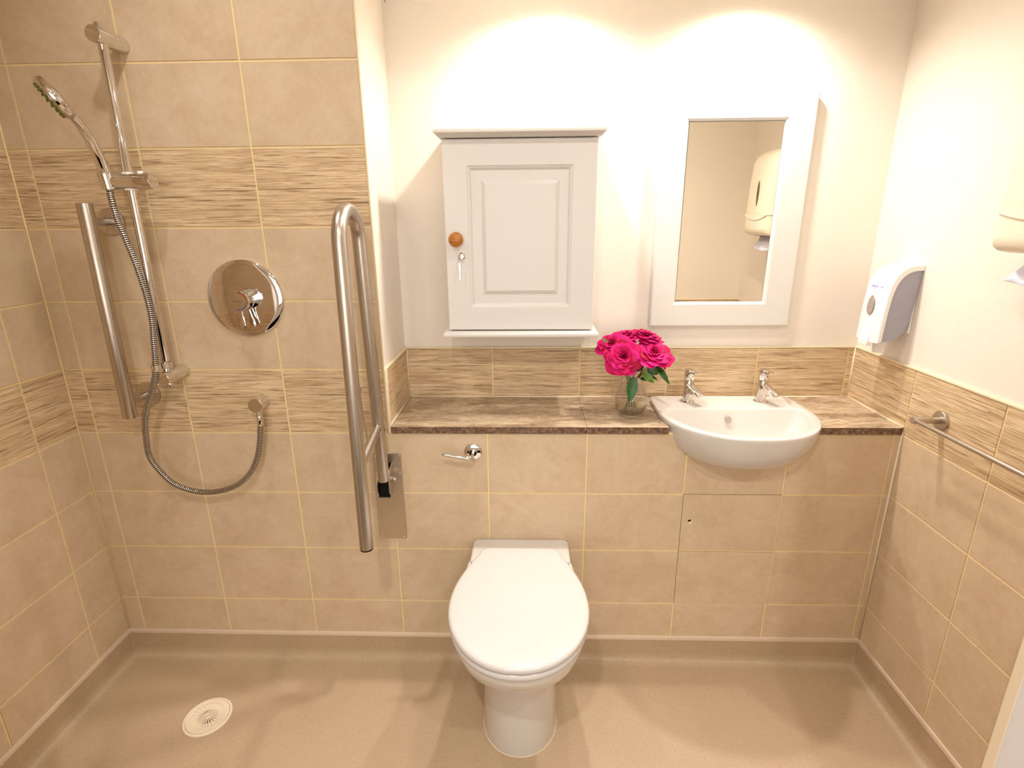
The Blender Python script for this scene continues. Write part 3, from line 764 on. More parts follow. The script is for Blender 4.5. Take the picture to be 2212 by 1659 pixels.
# printed name
def wallM(y, z, x, tilt=0, roll=0):   # text lying on the cover, reading towards -y, facing -x
    return Matrix.Translation((x, y, z)) @ Matrix.Rotation(tilt, 4, 'Y') @ Matrix(((0, 0, -1, 0), (-1, 0, 0, 0), (0, 1, 0, 0), (0, 0, 0, 1)))
TI = math.radians(12)
tx = XP-.0896
text_mesh('lettering', 'SoftCare', .0085, 'print_blue', sd, wallM(.116, 1.2525, tx-.0, TI))
text_mesh('lettering', 'Line', .0095, 'print_blue', sd, wallM(.0845, 1.2525, tx+.0006, TI))
bm = bmesh.new(); N = 40
pts = []
for cx, a0 in ((.0125, -PI/2), (-.0125, PI/2)):
    for k in range(11):
        a = a0+PI*k/10; pts.append(Vector((cx+.0055*math.cos(a)*1.2, .0055*math.sin(a), .0003)))
pts.append(pts[0]); pts = [wallM(.116, 1.2525, tx, TI) @ p for p in pts]
tube(bm, pts, .00028, 4, cap=False); bobj('name_outline', bm, 'print_blue', sd)

# ------------------------------------------------------------------ paper towel dispenser
pt = thing('towel_dispenser', 'cream plastic paper towel dispenser on the wall, cut by the edge of the picture', 'paper towel dispenser', (XR, -.4, 1.36))
ya, yb_ = -.515, -.285
bm = bmesh.new()
def pd(z, d, r, y0=ya, y1=yb_): 
    P = rrect(XP-d, XP, y0, y1, r, z); return [Vector((min(p.x, XP) if p.x < XP-d/2 else XP, p.y, p.z)) for p in P]
rings(bm, [pd(1.452, .124, .016), pd(1.47, .125, .018), pd(1.60, .121, .018), pd(1.67, .113, .018), pd(1.695, .100, .02, ya+.006, yb_-.006), pd(1.71, .080, .02, ya+.015, yb_-.015), pd(1.717, .05, .02, ya+.03, yb_-.03)])
bobj('cover', bm, 'cream_plastic', pt, auto=50)
bm = bmesh.new()
rings(bm, [pd(1.368, .095, .016, ya+.012, yb_-.012), pd(1.372, .112, .018, ya+.003, yb_-.003), pd(1.382, .122, .018), pd(1.40, .1245, .018), pd(1.449, .1225, .016)])
bobj('lower_tray', bm, 'cream_plastic', pt, auto=50)
bm = bmesh.new(); rs = []; N = 28   # curved lip of cover over the tray
top = []; bot = []
for k in range(N+1):
    y = ya+.004+(yb_-ya-.008)*k/N; s = (y-(ya+yb_)/2)/((yb_-ya)/2); drop = .020*(1-s*s)**1.0
    top.append(Vector((XP-.1262, y, 1.456))); bot.append(Vector((XP-.1272, y, 1.452-drop)))
for k in range(N):
    vs = [bm.verts.new(p) for p in (top[k], top[k+1], bot[k+1], bot[k])]; bm.faces.new(vs)
    vs = [bm.verts.new(p) for p in (bot[k], bot[k+1], bot[k+1]+Vector((.004, 0, 0)), bot[k]+Vector((.004, 0, 0)))]; bm.faces.new(vs)
bmesh.ops.remove_doubles(bm, verts=bm.verts[:], dist=1e-5)
bobj('cover_lip', bm, 'cream_plastic', pt, auto=50)
bm = bmesh.new(); N = 24    # slit window
rings(bm, [[Vector((XP-.1245-dx, -.40+.009*s*math.copysign(abs(math.cos(2*PI*j/N))**1.3, math.cos(2*PI*j/N)), 1.54+.052*s*math.sin(2*PI*j/N))) for j in range(N)] for s, dx in ((1, 0), (1, .0006))])
bobj('slit_window', bm, 'drain_dark', pt)
bm = bmesh.new(); box(bm, XP-.085, XP-.04, -.475, -.345, 1.3655, 1.369); bobj('paper_slot', bm, 'black_plastic', pt)
tw_ = thing('paper_towel', 'folded bluish-white paper towel hanging from the cream dispenser', 'paper towel', (XR-.06, -.41, 1.31))
bm = bmesh.new(); rs = []
NU, NV = 14, 8; V = []
for i in range(NU+1):
    row = []
    for j in range(NV+1):
        u = i/NU; v = j/NV; y = -.470+.130*u - .0 + (.012*u-.004)*v*2
        x = XP-.062-.030*v*math.sin(1.4*v)+.006*math.sin(u*9)*v
        z = 1.372-.062*v - .006*math.sin(u*3)*v
        row.append(bm.verts.new((x, y+.018*v, z)))
    V.append(row)
for i in range(NU):
    for j in range(NV): bm.faces.new((V[i][j], V[i+1][j], V[i+1][j+1], V[i][j+1]))
o_ = bobj('towel_sheet', bm, 'paper', tw_, smooth=True)
md = o_.modifiers.new('thickness', 'SOLIDIFY'); md.thickness = .0006

# ------------------------------------------------------------------ towel rail on right wall
tr = thing('towel_rail', 'thin brushed steel towel rail on the tile band of the right-hand wall', 'towel rail', (XR, -.13, .925))
def rail_post(y):
    bm = bmesh.new(); lathe(bm, (XR, y, .925), (-1, 0, 0), [(.0255, 0), (.0255, .008), (.0245, .009), (.010, .009)], 40); bobj('wall_flange', bm, 'steel', tr, auto=40)
    bm = bmesh.new(); cyl(bm, (XR-.008, y, .925), (XR-.078, y, .925), .0095, n=32, bev=.001); bobj('post', bm, 'steel', tr, auto=40)
rail_post(-.130); rail_post(-.690)
bm = bmesh.new(); cyl(bm, (XR-.070, -.130, .925), (XR-.070, -.690, .925), .0058, n=24); bobj('rail', bm, 'steel', tr, auto=40)

# ------------------------------------------------------------------ toilet roll holder
th_ = thing('toilet_roll_holder', 'empty chrome toilet roll holder with a round rose, on the tiles beneath the worktop', 'toilet roll holder', (1.158, 0, .773))
bm = bmesh.new(); lathe(bm, (1.158, 0, .773), (0, -1, 0), [(.0275, 0), (.0275, .003), (.0265, .005), (.022, .007), (.0125, .0085), (.012, .012), (.0105, .014)], 44); bobj('rose', bm, 'chrome', th_, auto=40)
bm = bmesh.new()
tube(bm, catmull([(1.158, -.010, .773), (1.158, -.035, .773), (1.154, -.047, .7735), (1.143, -.052, .7745), (1.11, -.052, .779), (1.076, -.052, .786)], 6), lambda f: (.0056 if f < .5 else .0056, .0056), 16)
bobj('arm', bm, 'chrome', th_, auto=50)
bm = bmesh.new(); 
R_ = [circ((1.1515, -.0555, .7735), Vector((0, 0, 1)), Vector((0, 1, 0)), .0055, 16)]
tube(bm, [(1.078, -.052, .7858), (1.074, -.052, .7868), (1.0715, -.052, .7875)], lambda f: .0062-.003*f, 16); bobj('tip', bm, 'chrome', th_, auto=60)

# ------------------------------------------------------------------ fold-down support rail
sr = thing('hinged_support_rail', 'folded-up brushed steel hinged support rail between the shower and toilet', 'grab rail', (.893, 0, .47))
bm = bmesh.new()
rings(bm, [[Vector((p.x, y, p.y)) for p in rrect(.849+i, .9365-i, .472+i, .7685-i, .006, 0)] for i, y in ((0, -.0005), (0, -.004), (.0007, -.0048))])
pl = bobj('wall_plate', bm, 'steel_plate', sr, auto=40)
for x, z in ((.857, .480), (.929, .480), (.857, .760), (.929, .760), (.9295, .70), (.857, .70)):
    bm = bmesh.new(); lathe(bm, (x, -.0048, z), (0, -1, 0), [(.0038, 0), (.0038, .001), (.003, .0022), (.0014, .0024), (.0012, .001)], 20)
    bobj('screw', bm, 'chrome', pl, auto=40)
bm = bmesh.new(); X0, X1 = .8725, .9085
for xx in (X0, X1):
    prof = [(-.004, .742), (-.004, .648), (-.052, .648), (-.064, .668), (-.064, .69), (-.05, .735)]
    rings(bm, [[Vector((xx+dx, y, z)) for y, z in prof] for dx in (0, .0022)])
box(bm, X0, X1+.002, -.062, -.004, .646, .649)
bobj('hinge_bracket', bm, 'steel', sr)
bm = bmesh.new(); box(bm, X0+.003, X1-.001, -.050, -.006, .650, .700, bev=.001); box(bm, X0+.004, X1-.003, -.016, -.0055, .69, .738, bev=.001); bobj('hinge_block', bm, 'black_plastic', sr)
bm = bmesh.new(); cyl(bm, (X1+.001, -.040, .698), (X1+.010, -.040, .698), .0072, n=6); cyl(bm, (X1+.010, -.040, .698), (X1+.017, -.040, .698), .0058, n=20, bev=.001)
bobj('pivot_nut', bm, 'chrome', sr, auto=40)
RX, RT = .8915, .0178
yr0, yr1, yf0, yf1 = -.052, -.088, -.258, -.238      # rear and front leg: y at bottom / top
top_c = 1.395; cy = (yr1+yf1)/2; rr_ = (yr1-yf1)/2
path = [(RX, yr0, .702), (RX, yr0-.004, .76)] + [(RX, yr0+(yr1-yr0)*s, .76+(top_c-.76)*s) for s in (.25, .5, .75, 1)]
arc = [(RX, cy+rr_*math.cos(a), top_c+rr_*math.sin(a)) for a in [PI*k/18 for k in range(1, 18)]]
leg = [(RX, yf1+(yf0-yf1)*s, top_c-(top_c-.606)*s) for s in (0, .25, .5, .75, 1)]
bm = bmesh.new(); tube(bm, path+arc+leg, RT, 28); bobj('tube_frame', bm, 'steel', sr, auto=60)
bm = bmesh.new(); cyl(bm, (RX, yf0, .6065), (RX, yf0-.0003, .6015), .0172, n=28); bobj('end_cap', bm, 'black_plastic', sr, auto=40)
bm = bmesh.new(); cyl(bm, (RX, -.062, .878), (RX, -.250, .838), .0125, n=24); bobj('cross_brace', bm, 'steel', sr, auto=40)
bm = bmesh.new(); tube(bm, catmull([(RX-.006, -.150, .868), (RX-.008, -.150, .90), (RX-.013, -.149, .96), (RX-.014, -.150, 1.0), (RX-.010, -.152, 1.028)], 5), .0028, 10); bobj('roll_hook', bm, 'steel', sr, smooth=True)

# ------------------------------------------------------------------ straight grab rail beside the shower riser
gr = thing('straight_grab_rail', 'upright straight brushed steel grab rail on the shower wall beside the riser rail', 'grab rail', (.19, 0, .93))
bm = bmesh.new(); cyl(bm, (.196, -.092, 1.494), (.191, -.092, .915), .0185, n=36, bev=.0008); bobj('bar', bm, 'steel', gr, auto=40)
for z in (1.4495, .9575):
    x = .1905
    bm = bmesh.new(); lathe(bm, (x, 0, z), (0, -1, 0), [(.036, 0), (.036, .008), (.0345, .010), (.0185, .0105), (.018, .0095), (.013, .0095)], 44); bobj('wall_flange', bm, 'steel', gr, auto=40)
    bm = bmesh.new(); cyl(bm, (x, -.009, z), (x+.001, -.085, z), .0105, n=28); bobj('post', bm, 'steel', gr, auto=40)

# ------------------------------------------------------------------ shower riser rail
rl = thing('shower_riser_rail', 'tall chrome shower riser rail with a sliding handset holder', 'shower rail', (.31, 0, 1.02))
RXR = .3105
bm = bmesh.new(); cyl(bm, (.311, -.07, 1.897), (.309, -.07, 1.030), .0108, n=32, bev=.0008); bobj('pole', bm, 'chrome', rl, auto=40)
for z, x in ((1.868, .311), (1.030, .3095)):
    bm = bmesh.new(); cyl(bm, (x, -.0005, z), (x, -.098, z), .0185, n=40, bev=.0008); bobj('wall_bracket', bm, 'chrome', rl, auto=40)
bm = bmesh.new(); cyl(bm, (.3095, -.07, 1.012), (.3095, -.07, 1.002), .0085, n=24, bev=.001); bobj('end_cap', bm, 'chrome', rl, auto=40)
bm = bmesh.new()   # slider
cyl(bm, (.262, -.072, 1.546), (.373, -.072, 1.546), .0205, n=40, bev=.001); sl = bobj('slider', bm, 'chrome', rl, auto=40)
bm = bmesh.new(); lathe(bm, (.2615, -.080, 1.526), (.0, -.12, 1), [(.0135, 0), (.0165, .002), (.0185, .038), (.0175, .042), (.0135, .042), (.012, .03)], 32); bobj('handset_cradle', bm, 'chrome', sl, auto=40)
for z in (1.5665, 1.5255):
    bm = bmesh.new(); lathe(bm, (.3105, -.07, z), (0, 0, 1 if z > 1.54 else -1), [(.0150, -.003), (.0150, .0008), (.0132, .0015), (.0112, .0012)], 28); bobj('slider_gasket', bm, 'white_plastic', sl, auto=40)
bm = bmesh.new(); cyl(bm, (.345, -.075, 1.562), (.345, -.075, 1.5705), .0068, n=20, bev=.001); bobj('release_button', bm, 'white_plastic', sl, auto=40)
bm = bmesh.new()   # hose retaining clip at the bottom of the pole
for cx, cy_, ri, ro in ((.3095, -.07, .0112, .0155), (.3005, -.0985, .0092, .0125)):
    lathe(bm, (cx, cy_, 1.056), (0, 0, 1), [(ri, 0), (ro, 0), (ro, .016), (ri, .016), (ri, 0)], 32, cap0=False, cap1=False)
bobj('hose_clip', bm, 'chrome', rl, auto=40)

# ------------------------------------------------------------------ hand shower
hs = thing('hand_shower', 'chrome hand shower with green nozzles resting in the rail holder', 'shower head', (.262, -.085, 1.56))
n_ = Vector((-.66, -.53, -.53)).normalized(); hc = Vector((.270, -.200, 1.712))
wv = (Vector(cam.location)-hc).normalized(); dv = n_.cross(wv).normalized()
if dv.z < 0: dv = -dv
base = hc - dv*.044
bm = bmesh.new()
hp = catmull([(.262, -.082, 1.562), (.263, -.090, 1.584), (.2645, -.101, 1.608), (.268, -.118, 1.634), (.273, -.139, 1.656), (.2795, -.160, 1.6705), tuple(base+dv*.004-n_*.002)], 7)
tube(bm, hp, lambda f: ((.0152-.0052*f), (.0138-.0050*f)), 24)
bobj('handle', bm, 'chrome', hs, auto=60)
bm = bmesh.new(); lathe(bm, hc-n_*.010, n_, [(.0005, -.003), (.028, -.0022), (.040, .0), (.0455, .004), (.0465, .010), (.0465, .017), (.0445, .0195), (.041, .020)], 48); hd = bobj('head', bm, 'chrome', hs, auto=40)
bm = bmesh.new(); lathe(bm, hc+n_*.0095, n_, [(.041, 0), (.0405, .0015), (.0005, .002)], 40); bobj('spray_plate', bm, 'steel', hs, auto=40)
u_, v_, _ = frame(n_); bm = bmesh.new()
for rad, cnt in ((.012, 6), (.021, 10), (.029, 14), (.0365, 18)):
    for k in range(cnt):
        a = 2*PI*(k+.5*(cnt % 4 == 2))/cnt; c = hc+n_*.0112+(u_*math.cos(a)+v_*math.sin(a))*rad
        cyl(bm, c, c+n_*.0042, .0022, .0014, 8)
tag(bobj('nozzles', bm, 'nozzle_green', hs, auto=40), 'green rubber spray nozzles')
bm = bmesh.new(); lathe(bm, (.2615, -.0815, 1.556), (0, -.1, 1), [(.0098, 0), (.0098, .012)], 24); bobj('hose_nut', bm, 'chrome', hs, auto=40)

# ------------------------------------------------------------------ hose
ho = thing('shower_hose', 'ribbed metal shower hose looping from the handset down to the wall outlet', 'shower hose', (.26, -.09, .66))
hpts = [(.2612, -.078, 1.530), (.262, -.083, 1.512), (.268, -.089, 1.485), (.273, -.09, 1.450), (.282, -.09, 1.410), (.2945, -.09, 1.354), (.303, -.09, 1.301), (.309, -.09, 1.246), (.3105, -.092, 1.190), (.3065, -.0965, 1.133), (.302, -.0985, 1.083), (.294, -.099, 1.043), (.275, -.10, .996), (.255, -.10, .955), (.233, -.095, .905), (.2195, -.088, .846), (.2135, -.083, .795), (.225, -.078, .752), (.256, -.071, .700), (.295, -.065, .674), (.340, -.06, .662), (.394, -.055, .665), (.445, -.05, .684), (.487, -.047, .722), (.514, -.045, .772), (.530, -.045, .828), (.5385, -.045, .880)]
sm = catmull(hpts, 10)
# resample by arc length
Ls = [0]
for i in range(1, len(sm)): Ls.append(Ls[-1]+(sm[i]-sm[i-1]).length)
pitch = .0052; nr = int(Ls[-1]/pitch)*4; P = []; j = 0
for i in range(nr+1):
    s = Ls[-1]*i/nr
    while j < len(Ls)-2 and Ls[j+1] < s: j += 1
    t_ = (s-Ls[j])/max(1e-9, Ls[j+1]-Ls[j]); P.append(sm[j].lerp(sm[j+1], t_))
bm = bmesh.new()
cnt = [0]
def hrad(f):
    k = round(f*nr) % 4; return (.0064, .0083, .0086, .0083)[k]
tube(bm, P, hrad, 14, mf=lambda i: 1 if i % 4 in (0, 3) else 0)
bobj('hose_body', bm, ['chrome', 'dark_groove'], ho, auto=28)
bm = bmesh.new(); cyl(bm, (.5385, -.045, .872), (.539, -.045, .905), .0088, .0098, 28, bev=.0006); bobj('end_ferrule', bm, 'chrome', ho, auto=40)

# ------------------------------------------------------------------ wall outlet
wo = thing('hose_outlet', 'round chrome wall outlet that feeds the shower hose', 'shower outlet', (.535, 0, .935))
bm = bmesh.new(); cyl(bm, (.533, -.0005, .936), (.536, -.056, .938), .0205, n=44, bev=.0008); bobj('outlet_body', bm, 'chrome', wo, auto=40)
bm = bmesh.new(); cyl(bm, (.5385, -.044, .920), (.539, -.045, .900), .0085, n=24); bobj('spigot', bm, 'chrome', wo, auto=40)

# ------------------------------------------------------------------ shower valve
vc = Vector((.529, 0, 1.239))
vl = thing('shower_valve', 'large round polished chrome shower valve plate with a central temperature knob', 'shower valve', vc)
bm = bmesh.new(); lathe(bm, vc, (0, -1, 0), [(.108, -.0005), (.1082, .004), (.107, .0065), (.104, .0085), (.090, .0098), (.06, .0112), (.03, .012), (.001, .0122)], 96); bobj('face_plate', bm, 'chrome', vl, auto=60)
kc = vc+Vector((.006, 0, .0))
bm = bmesh.new(); lathe(bm, kc, (0, -1, 0), [(.030, .010), (.030, .028), (.0285, .0295)], 48); bobj('flow_ring', bm, 'chrome', vl, auto=40)
bm = bmesh.new(); lathe(bm, kc, (0, -1, 0), [(.0275, .030), (.0285, .031), (.0285, .055), (.0275, .0565), (.001, .0568)], 48); kn = bobj('temperature_knob', bm, 'chrome', vl, auto=40)
def lever(nm, yy, x, dx):
    bm = bmesh.new()
    rings(bm, [[Vector((x+dx*f+a*w, yy+b_*.0035-bend, z)) for a, b_ in ((-1, -1), (1, -1), (1, 1), (-1, 1))] for f, w, z, bend in
               ((0, .0045, kc.z-.024, 0), (.3, .0042, kc.z-.040, .0), (.55, .0042, kc.z-.052, .0), (.7, .0062, kc.z-.057, .002), (.85, .0068, kc.z-.066, .003), (1, .0055, kc.z-.076, .003))])
    bmesh.ops.bevel(bm, geom=bm.edges[:], offset=.001, segments=2, affect='EDGES')
    bobj(nm, bm, 'chrome', vl, auto=50)
lever('lever', kc.y-.048, kc.x+.0, .0); lever('lever', kc.y-.020, kc.x+.004, .012)
fy = kc.y-.0572
def arcmark(name, mat, a0, a1, arrow=False):
    bm = bmesh.new(); N = 16; ri, ro = .0222, .0242
    A = [math.radians(a0+(a1-a0)*k/N) for k in range(N+1)]
    for k in range(N):
        quad(bm, [(kc.x+r*math.cos(a), fy, kc.z+r*math.sin(a)) for r, a in ((ri, A[k]), (ro, A[k]), (ro, A[k+1]), (ri, A[k+1]))])
    if arrow:
        a = A[-1]; b2 = a+.26
        quad(bm, [(kc.x+.0200*math.cos(a), fy, kc.z+.0200*math.sin(a)), (kc.x+.0264*math.cos(a), fy, kc.z+.0264*math.sin(a)), (kc.x+.0237*math.cos(b2), fy, kc.z+.0237*math.sin(b2)), (kc.x+.0233*math.cos(b2), fy, kc.z+.0233*math.sin(b2))])
    bobj(name, bm, mat, kn)
arcmark('hot_mark', 'red_mark', 5, 70, True); arcmark('hot_mark', 'red_mark', -20, 1)
arcmark('cold_mark', 'blue_mark', -46, -24); arcmark('cold_mark', 'blue_mark', -108, -52)
text_mesh('maker_name', 'BRISTAN', .0058, 'engrave', kn, Matrix.Translation((kc.x-.001, fy, kc.z)) @ Matrix.Rotation(PI/2, 4, 'X'), .0001)

# ------------------------------------------------------------------ floor drain
dn = thing('floor_drain', 'round cream floor drain with radial slots in the shower floor', 'drain', (.347, -.249, 0))
dc = Vector((.347, -.249, 0))
bm = bmesh.new(); lathe(bm, dc, (0, 0, 1), [(.068, .0), (.068, .003), (.0665, .0042), (.0615, .0042), (.0608, .0036), (.0608, .0005)], 72, cap0=False, cap1=False); bobj('rim', bm, 'drain_plastic', dn, auto=40)
bm = bmesh.new(); lathe(bm, dc, (0, 0, 1), [(.0608, .0006), (.0005, .0007)], 48, cap0=False); bobj('sump', bm, 'drain_dark', dn)
bm = bmesh.new(); NS = 24
def P_(r, a, z): return (dc.x+r*math.cos(a), dc.y+r*math.sin(a), z)
zt = .0042
for k in range(NS):
    a0 = 2*PI*k/NS; st = 2*PI/NS
    for (ri, ro, h0, h1) in ((.0145, .047, .30, .20),):
        M_ = 6
        for q in range(M_):
            r0, r1 = ri+(ro-ri)*q/M_, ri+(ro-ri)*(q+1)/M_
            w0, w1 = .29-.09*q/M_, .29-.09*(q+1)/M_
            # solid sector between slots
            A0, A1, B0, B1 = a0+st*(.5-w0), a0+st*(.5+w0), a0+st*(.5-w1), a0+st*(.5+w1)
            quad(bm, [P_(r0, A0, zt), P_(r1, B0, zt), P_(r1, B1, zt), P_(r0, A1, zt)])
            quad(bm, [P_(r0, A0, zt), P_(r1, B0, zt), P_(r1, B0, .001), P_(r0, A0, .001)]); quad(bm, [P_(r0, A1, zt), P_(r1, B1, zt), P_(r1, B1, .001), P_(r0, A1, .001)])
            # slot floor ramps up towards the outside
            if q >= 2:
                zz0, zz1 = .0012+.0022*(q-2)/(M_-2), .0012+.0022*(q-1)/(M_-2)
                quad(bm, [P_(r0, A1, zz0), P_(r1, B1, zz1), P_(r1, B0+st, zz1), P_(r0, A0+st, zz0)])
for r0, r1 in ((.0005, .0145), (.047, .060)):
    for k in range(72):
        a, b_ = 2*PI*k/72, 2*PI*(k+1)/72
        quad(bm, [P_(r0, a, zt), P_(r1, a, zt), P_(r1, b_, zt), P_(r0, b_, zt)])
lathe(bm, dc, (0, 0, 1), [(.060, zt), (.060, .001)], 72, cap0=False, cap1=False)
gt = bobj('grate', bm, 'drain_plastic', dn, auto=30)
bm = bmesh.new(); tube(bm, [P_(.0115, 2*PI*k/40, zt+.0001) for k in range(41)], .0004, 5, cap=False)
tube(bm, [(dc.x-.0075+.0003*k, dc.y-.0068+.0003*k*.9+.0013*math.sin(k*.62), zt+.0002) for k in range(50)], .00045, 5)
bobj('emblem', bm, 'drain_dark', gt)

# ------------------------------------------------------------------ red pull cord tied up under the soffit
cr = thing('pull_cord', 'red emergency pull cord end at the top edge of the picture', 'pull cord', (.912, .20, ZSOF))
bm = bmesh.new(); tube(bm, catmull([(.928, .200, ZSOF), (.927, .199, 2.045), (.929, .1985, 2.034), (.9335, .1975, 2.0195)], 4), .0011, 8); bobj('cord', bm, 'red_cord', cr, smooth=True)

# ------------------------------------------------------------------ glass jug with roses
VX, VY, VZ = 1.6475, .112, ZW+.0005
vs = thing('glass_jug', 'small clear glass jug half full of water holding the roses, on the worktop', 'jug', (VX, VY, VZ))
vp = [(.001, .0), (.033, .0), (.0375, .003), (.043, .012), (.0485, .030), (.0505, .047), (.0485, .064), (.0425, .082), (.0355, .098), (.0325, .110), (.0335, .120), (.0365, .128), (.0372, .1295), (.0358, .130), (.0322, .1205), (.0310, .110), (.034, .098), (.041, .082), (.047, .064), (.049, .047), (.047, .030), (.0415, .013), (.034, .006), (.001, .0055)]
bm = bmesh.new(); lathe(bm, (VX, VY, VZ), (0, 0, 1), vp, 56); bobj('body', bm, 'glass', vs, smooth=True)
bm = bmesh.new()
tube(bm, catmull([(VX-.033, VY-.002, VZ+.116), (VX-.045, VY-.004, VZ+.118), (VX-.058, VY-.006, VZ+.108), (VX-.0635, VY-.007, VZ+.088), (VX-.0615, VY-.006, VZ+.068), (VX-.0495, VY-.004, VZ+.052)], 7), lambda f: (.0055, .0032), 14)
bobj('handle', bm, 'glass', vs, smooth=True)
bm = bmesh.new(); lathe(bm, (VX, VY, VZ), (0, 0, 1), [(.001, .0062), (.0335, .0068), (.041, .0135), (.0464, .030), (.0484, .045), (.001, .045)], 48); bobj('water', bm, 'water', vs, smooth=True)

PETAL_TIP = .07
def petal(bm, M, ang, r0, h, wid, tilt, curl, mi, seed):
    """one cupped petal around the local z axis"""
    rnd = random.Random(seed); NU, NV = 10, 7; V = []
    wav = rnd.uniform(.6, 1.4); ph = rnd.uniform(0, 6)
    for j in range(NV+1):
        v = j/NV; row = []
        for i in range(NU+1):
            u = -1+2*i/NU
            hw = wid*math.sin(min(1, v*1.25+.12)*PI/2)*(1-.10*max(0, v-.75)*4)
            top = v*(1-.20*u*u*v) 
            rad = r0 + h*(math.sin(tilt)*top*(.35+.65*top)) - .10*h*math.sin(PI*min(1, top))*math.cos(tilt)*-1
            z = h*math.cos(tilt)*top
            # outward roll of the lip
            lip = max(0, v-.68)/.32
            rad += curl*h*.30*lip*lip; z -= curl*h*.16*lip*lip
            rad += .035*h*math.sin(3.1*u*wav+ph)*v*v + PETAL_TIP*h*max(0, 1-abs(u)*2.2)*v**4*min(1, tilt)
            a = ang+u*hw
            row.append(bm.verts.new(M @ Vector((rad*math.cos(a), rad*math.sin(a), z+.02*h*math.sin(5*u+ph)*v))))
        V.append(row)
    for j in range(NV):
        for i in range(NU):
            f = bm.faces.new((V[j][i], V[j][i+1], V[j+1][i+1], V[j+1][i])); f.material_index = mi
def leaf(parent, p0, p1, wid, up, mat='leaf', fold=.25, name='leaf'):
    p0, p1, up = Vector(p0), Vector(p1), Vector(up).normalized(); d = p1-p0; L_ = d.length; d.normalize()
    s = d.cross(up).normalized(); n = s.cross(d).normalized(); bm = bmesh.new(); N = 14; V = []
    for i in range(N+1):
        f = i/N; w = wid*(math.sin(PI*f**.8))**.85*(1+.07*(-1)**i*(0 < f < .95)); c = p0+d*L_*f - n*L_*.16*f*f
        V.append([bm.verts.new(c+s*w*a+n*abs(a)*w*fold) for a in (-1, -.5, 0, .5, 1)])
    for i in range(N):
        for j in range(4): bm.faces.new((V[i][j], V[i][j+1], V[i+1][j+1], V[i+1][j]))
    bmesh.ops.remove_doubles(bm, verts=bm.verts[:], dist=1e-6)
    return bobj(name, bm, mat, parent, smooth=True)
def rose(label, c, axis, R, seed, stem_pts, leaves=(), open_=1.0):
    c = Vector(c); ax = Vector(axis).normalized(); u, v, d = frame(ax)
    root = thing('rose', label, 'rose', tuple(c-ax*R*.55), 'cerise roses in the jug')
    M = Matrix.Translation(c-ax*R*.55) @ Matrix((u, v, d)).transposed().to_4x4()
    bm = bmesh.new(); rnd = random.Random(seed); ga = 2.39996
    n = 52
    for k in range(n):
        f = k/(n-1)
        tilt = math.radians(1+ (70*open_)*f**1.7)
        h = R*(.74+.40*f)
        petal(bm, M, k*ga+rnd.uniform(-.2, .2), R*(.03+.12*f), h*rnd.uniform(.95, 1.05), .95-.30*f, tilt, .3+.9*f, 1 if rnd.random() < .35 else (2 if f < .3 or rnd.random() < .2 else 0), seed*100+k)
    bobj('bloom', bm, ['petal', 'petal_light', 'petal_deep'], root, smooth=True, recalc=False)
    bm = bmesh.new()
    for k in range(5):
        a = 2*PI*k/5; dr_ = u*math.cos(a)+v*math.sin(a); b0 = c-ax*R*.58; sd_ = d.cross(dr_)
        vs_ = [b0+dr_*.003-sd_*.003, b0+dr_*.003+sd_*.003, b0+dr_*R*.35+sd_*.0035+ax*R*.05, b0+dr_*R*.62-ax*R*.02, b0+dr_*R*.35-sd_*.0035+ax*R*.05]
        bm.faces.new([bm.verts.new(q) for q in vs_])
    lathe(bm, c-ax*R*.72, ax, [(.0025, 0), (.0058, .004), (.0062, .008), (.004, .012)], 12)
    bobj('sepals', bm, 'sepal', root, smooth=True)
    bm = bmesh.new(); tube(bm, catmull([tuple(c-ax*R*.70)]+list(stem_pts), 6), .0018, 8); bobj('stem', bm, 'stem_green', root, smooth=True)
    for lf in leaves: leaf(root, *lf)
    return root
nk = lambda dx, dy: (VX+dx, VY+dy, VZ+.118)
bt = lambda dx, dy: (VX+dx, VY+dy, VZ+.009)
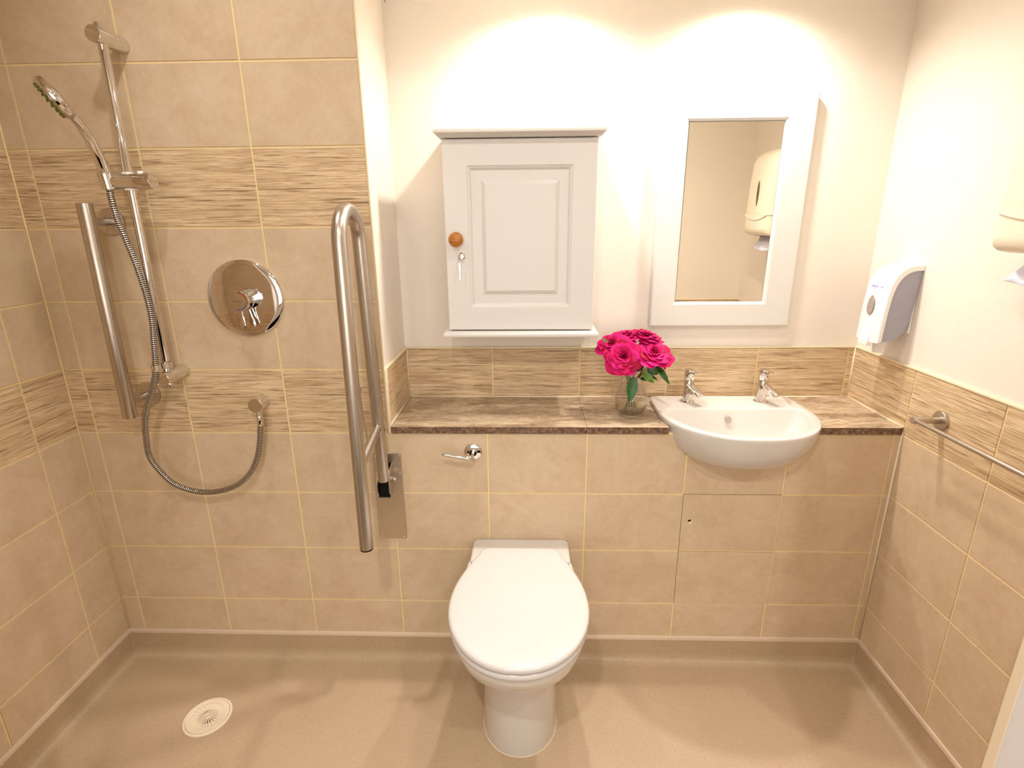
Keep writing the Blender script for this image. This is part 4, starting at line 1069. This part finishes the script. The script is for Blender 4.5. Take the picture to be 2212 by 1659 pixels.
rose('rose at the front left of the bunch, facing the room', (1.609, .066, 1.052), (-.12, -.86, .44), .040, 1,
     [(1.622, .10, 1.01), nk(-.012, -.010), (VX+.005, VY, VZ+.06), bt(.022, .01)],
     [((1.628, .100, 1.000), (1.566, .085, 1.012), .011, (0, -.5, 1), 'leaf'), ((VX-.003, VY-.036, VZ+.134), (VX-.014, VY-.066, VZ+.062), .0175, (0, -1, .2), 'leaf')])
rose('widest rose at the right of the bunch, seen from the side', (1.706, .084, 1.064), (.20, -.50, .84), .041, 2,
     [(1.690, .105, 1.01), nk(.012, -.006), (VX-.004, VY-.004, VZ+.06), bt(-.025, -.006)],
     [((1.690, .100, 1.012), (1.722, .088, .990), .014, (-.3, -1, .3), 'leaf'), ((1.672, .098, 1.0), (1.712, .082, .965), .013, (-.2, -.8, .6), 'leaf_light')])
rose('rose at the far left of the bunch beneath the cabinet shelf', (1.578, .115, 1.084), (-.42, -.40, .82), .036, 3,
     [(1.604, .12, 1.03), nk(-.016, .004), (VX-.008, VY+.004, VZ+.06), bt(-.012, .012)],
     [((1.600, .118, 1.055), (1.5515, .112, 1.10), .008, (0, -1, .2), 'leaf_light')])
rose('rose at the back of the bunch, left of its top', (1.630, .150, 1.104), (-.10, -.08, 1), .035, 4,
     [(1.632, .14, 1.04), nk(-.004, .012), (VX+.002, VY+.01, VZ+.06), bt(.010, .022)],
     [((1.640, .12, 1.02), (1.676, .092, 1.046), .010, (.2, -1, .3), 'leaf_light')])
rose('rose at the back of the bunch, right of its top', (1.692, .150, 1.103), (.22, -.08, 1), .037, 5,
     [(1.680, .14, 1.04), nk(.006, .012), (VX-.002, VY+.012, VZ+.06), bt(-.006, -.024)],
     [((1.680, .11, 1.015), (1.650, .090, 1.0), .010, (0, -1, .4), 'leaf'), ((1.664, .10, .975), (1.676, .086, 1.008), .006, (.5, -1, .2), 'leaf_red')])
rose('rose lowest at the right edge of the bunch', (1.742, .118, 1.040), (.80, -.15, .30), .030, 6,
     [(1.708, .125, 1.005), nk(.016, .004), (VX+.006, VY+.004, VZ+.06), bt(.016, -.018)],
     [((1.716, .11, 1.015), (1.762, .085, .962), .0105, (.3, -1, .5), 'leaf'), ((1.690, .11, .985), (1.728, .10, .972), .007, (0, -.6, 1), 'leaf'), ((1.668, .105, .972), (1.702, .085, .976), .009, (0, -.5, 1), 'leaf')])
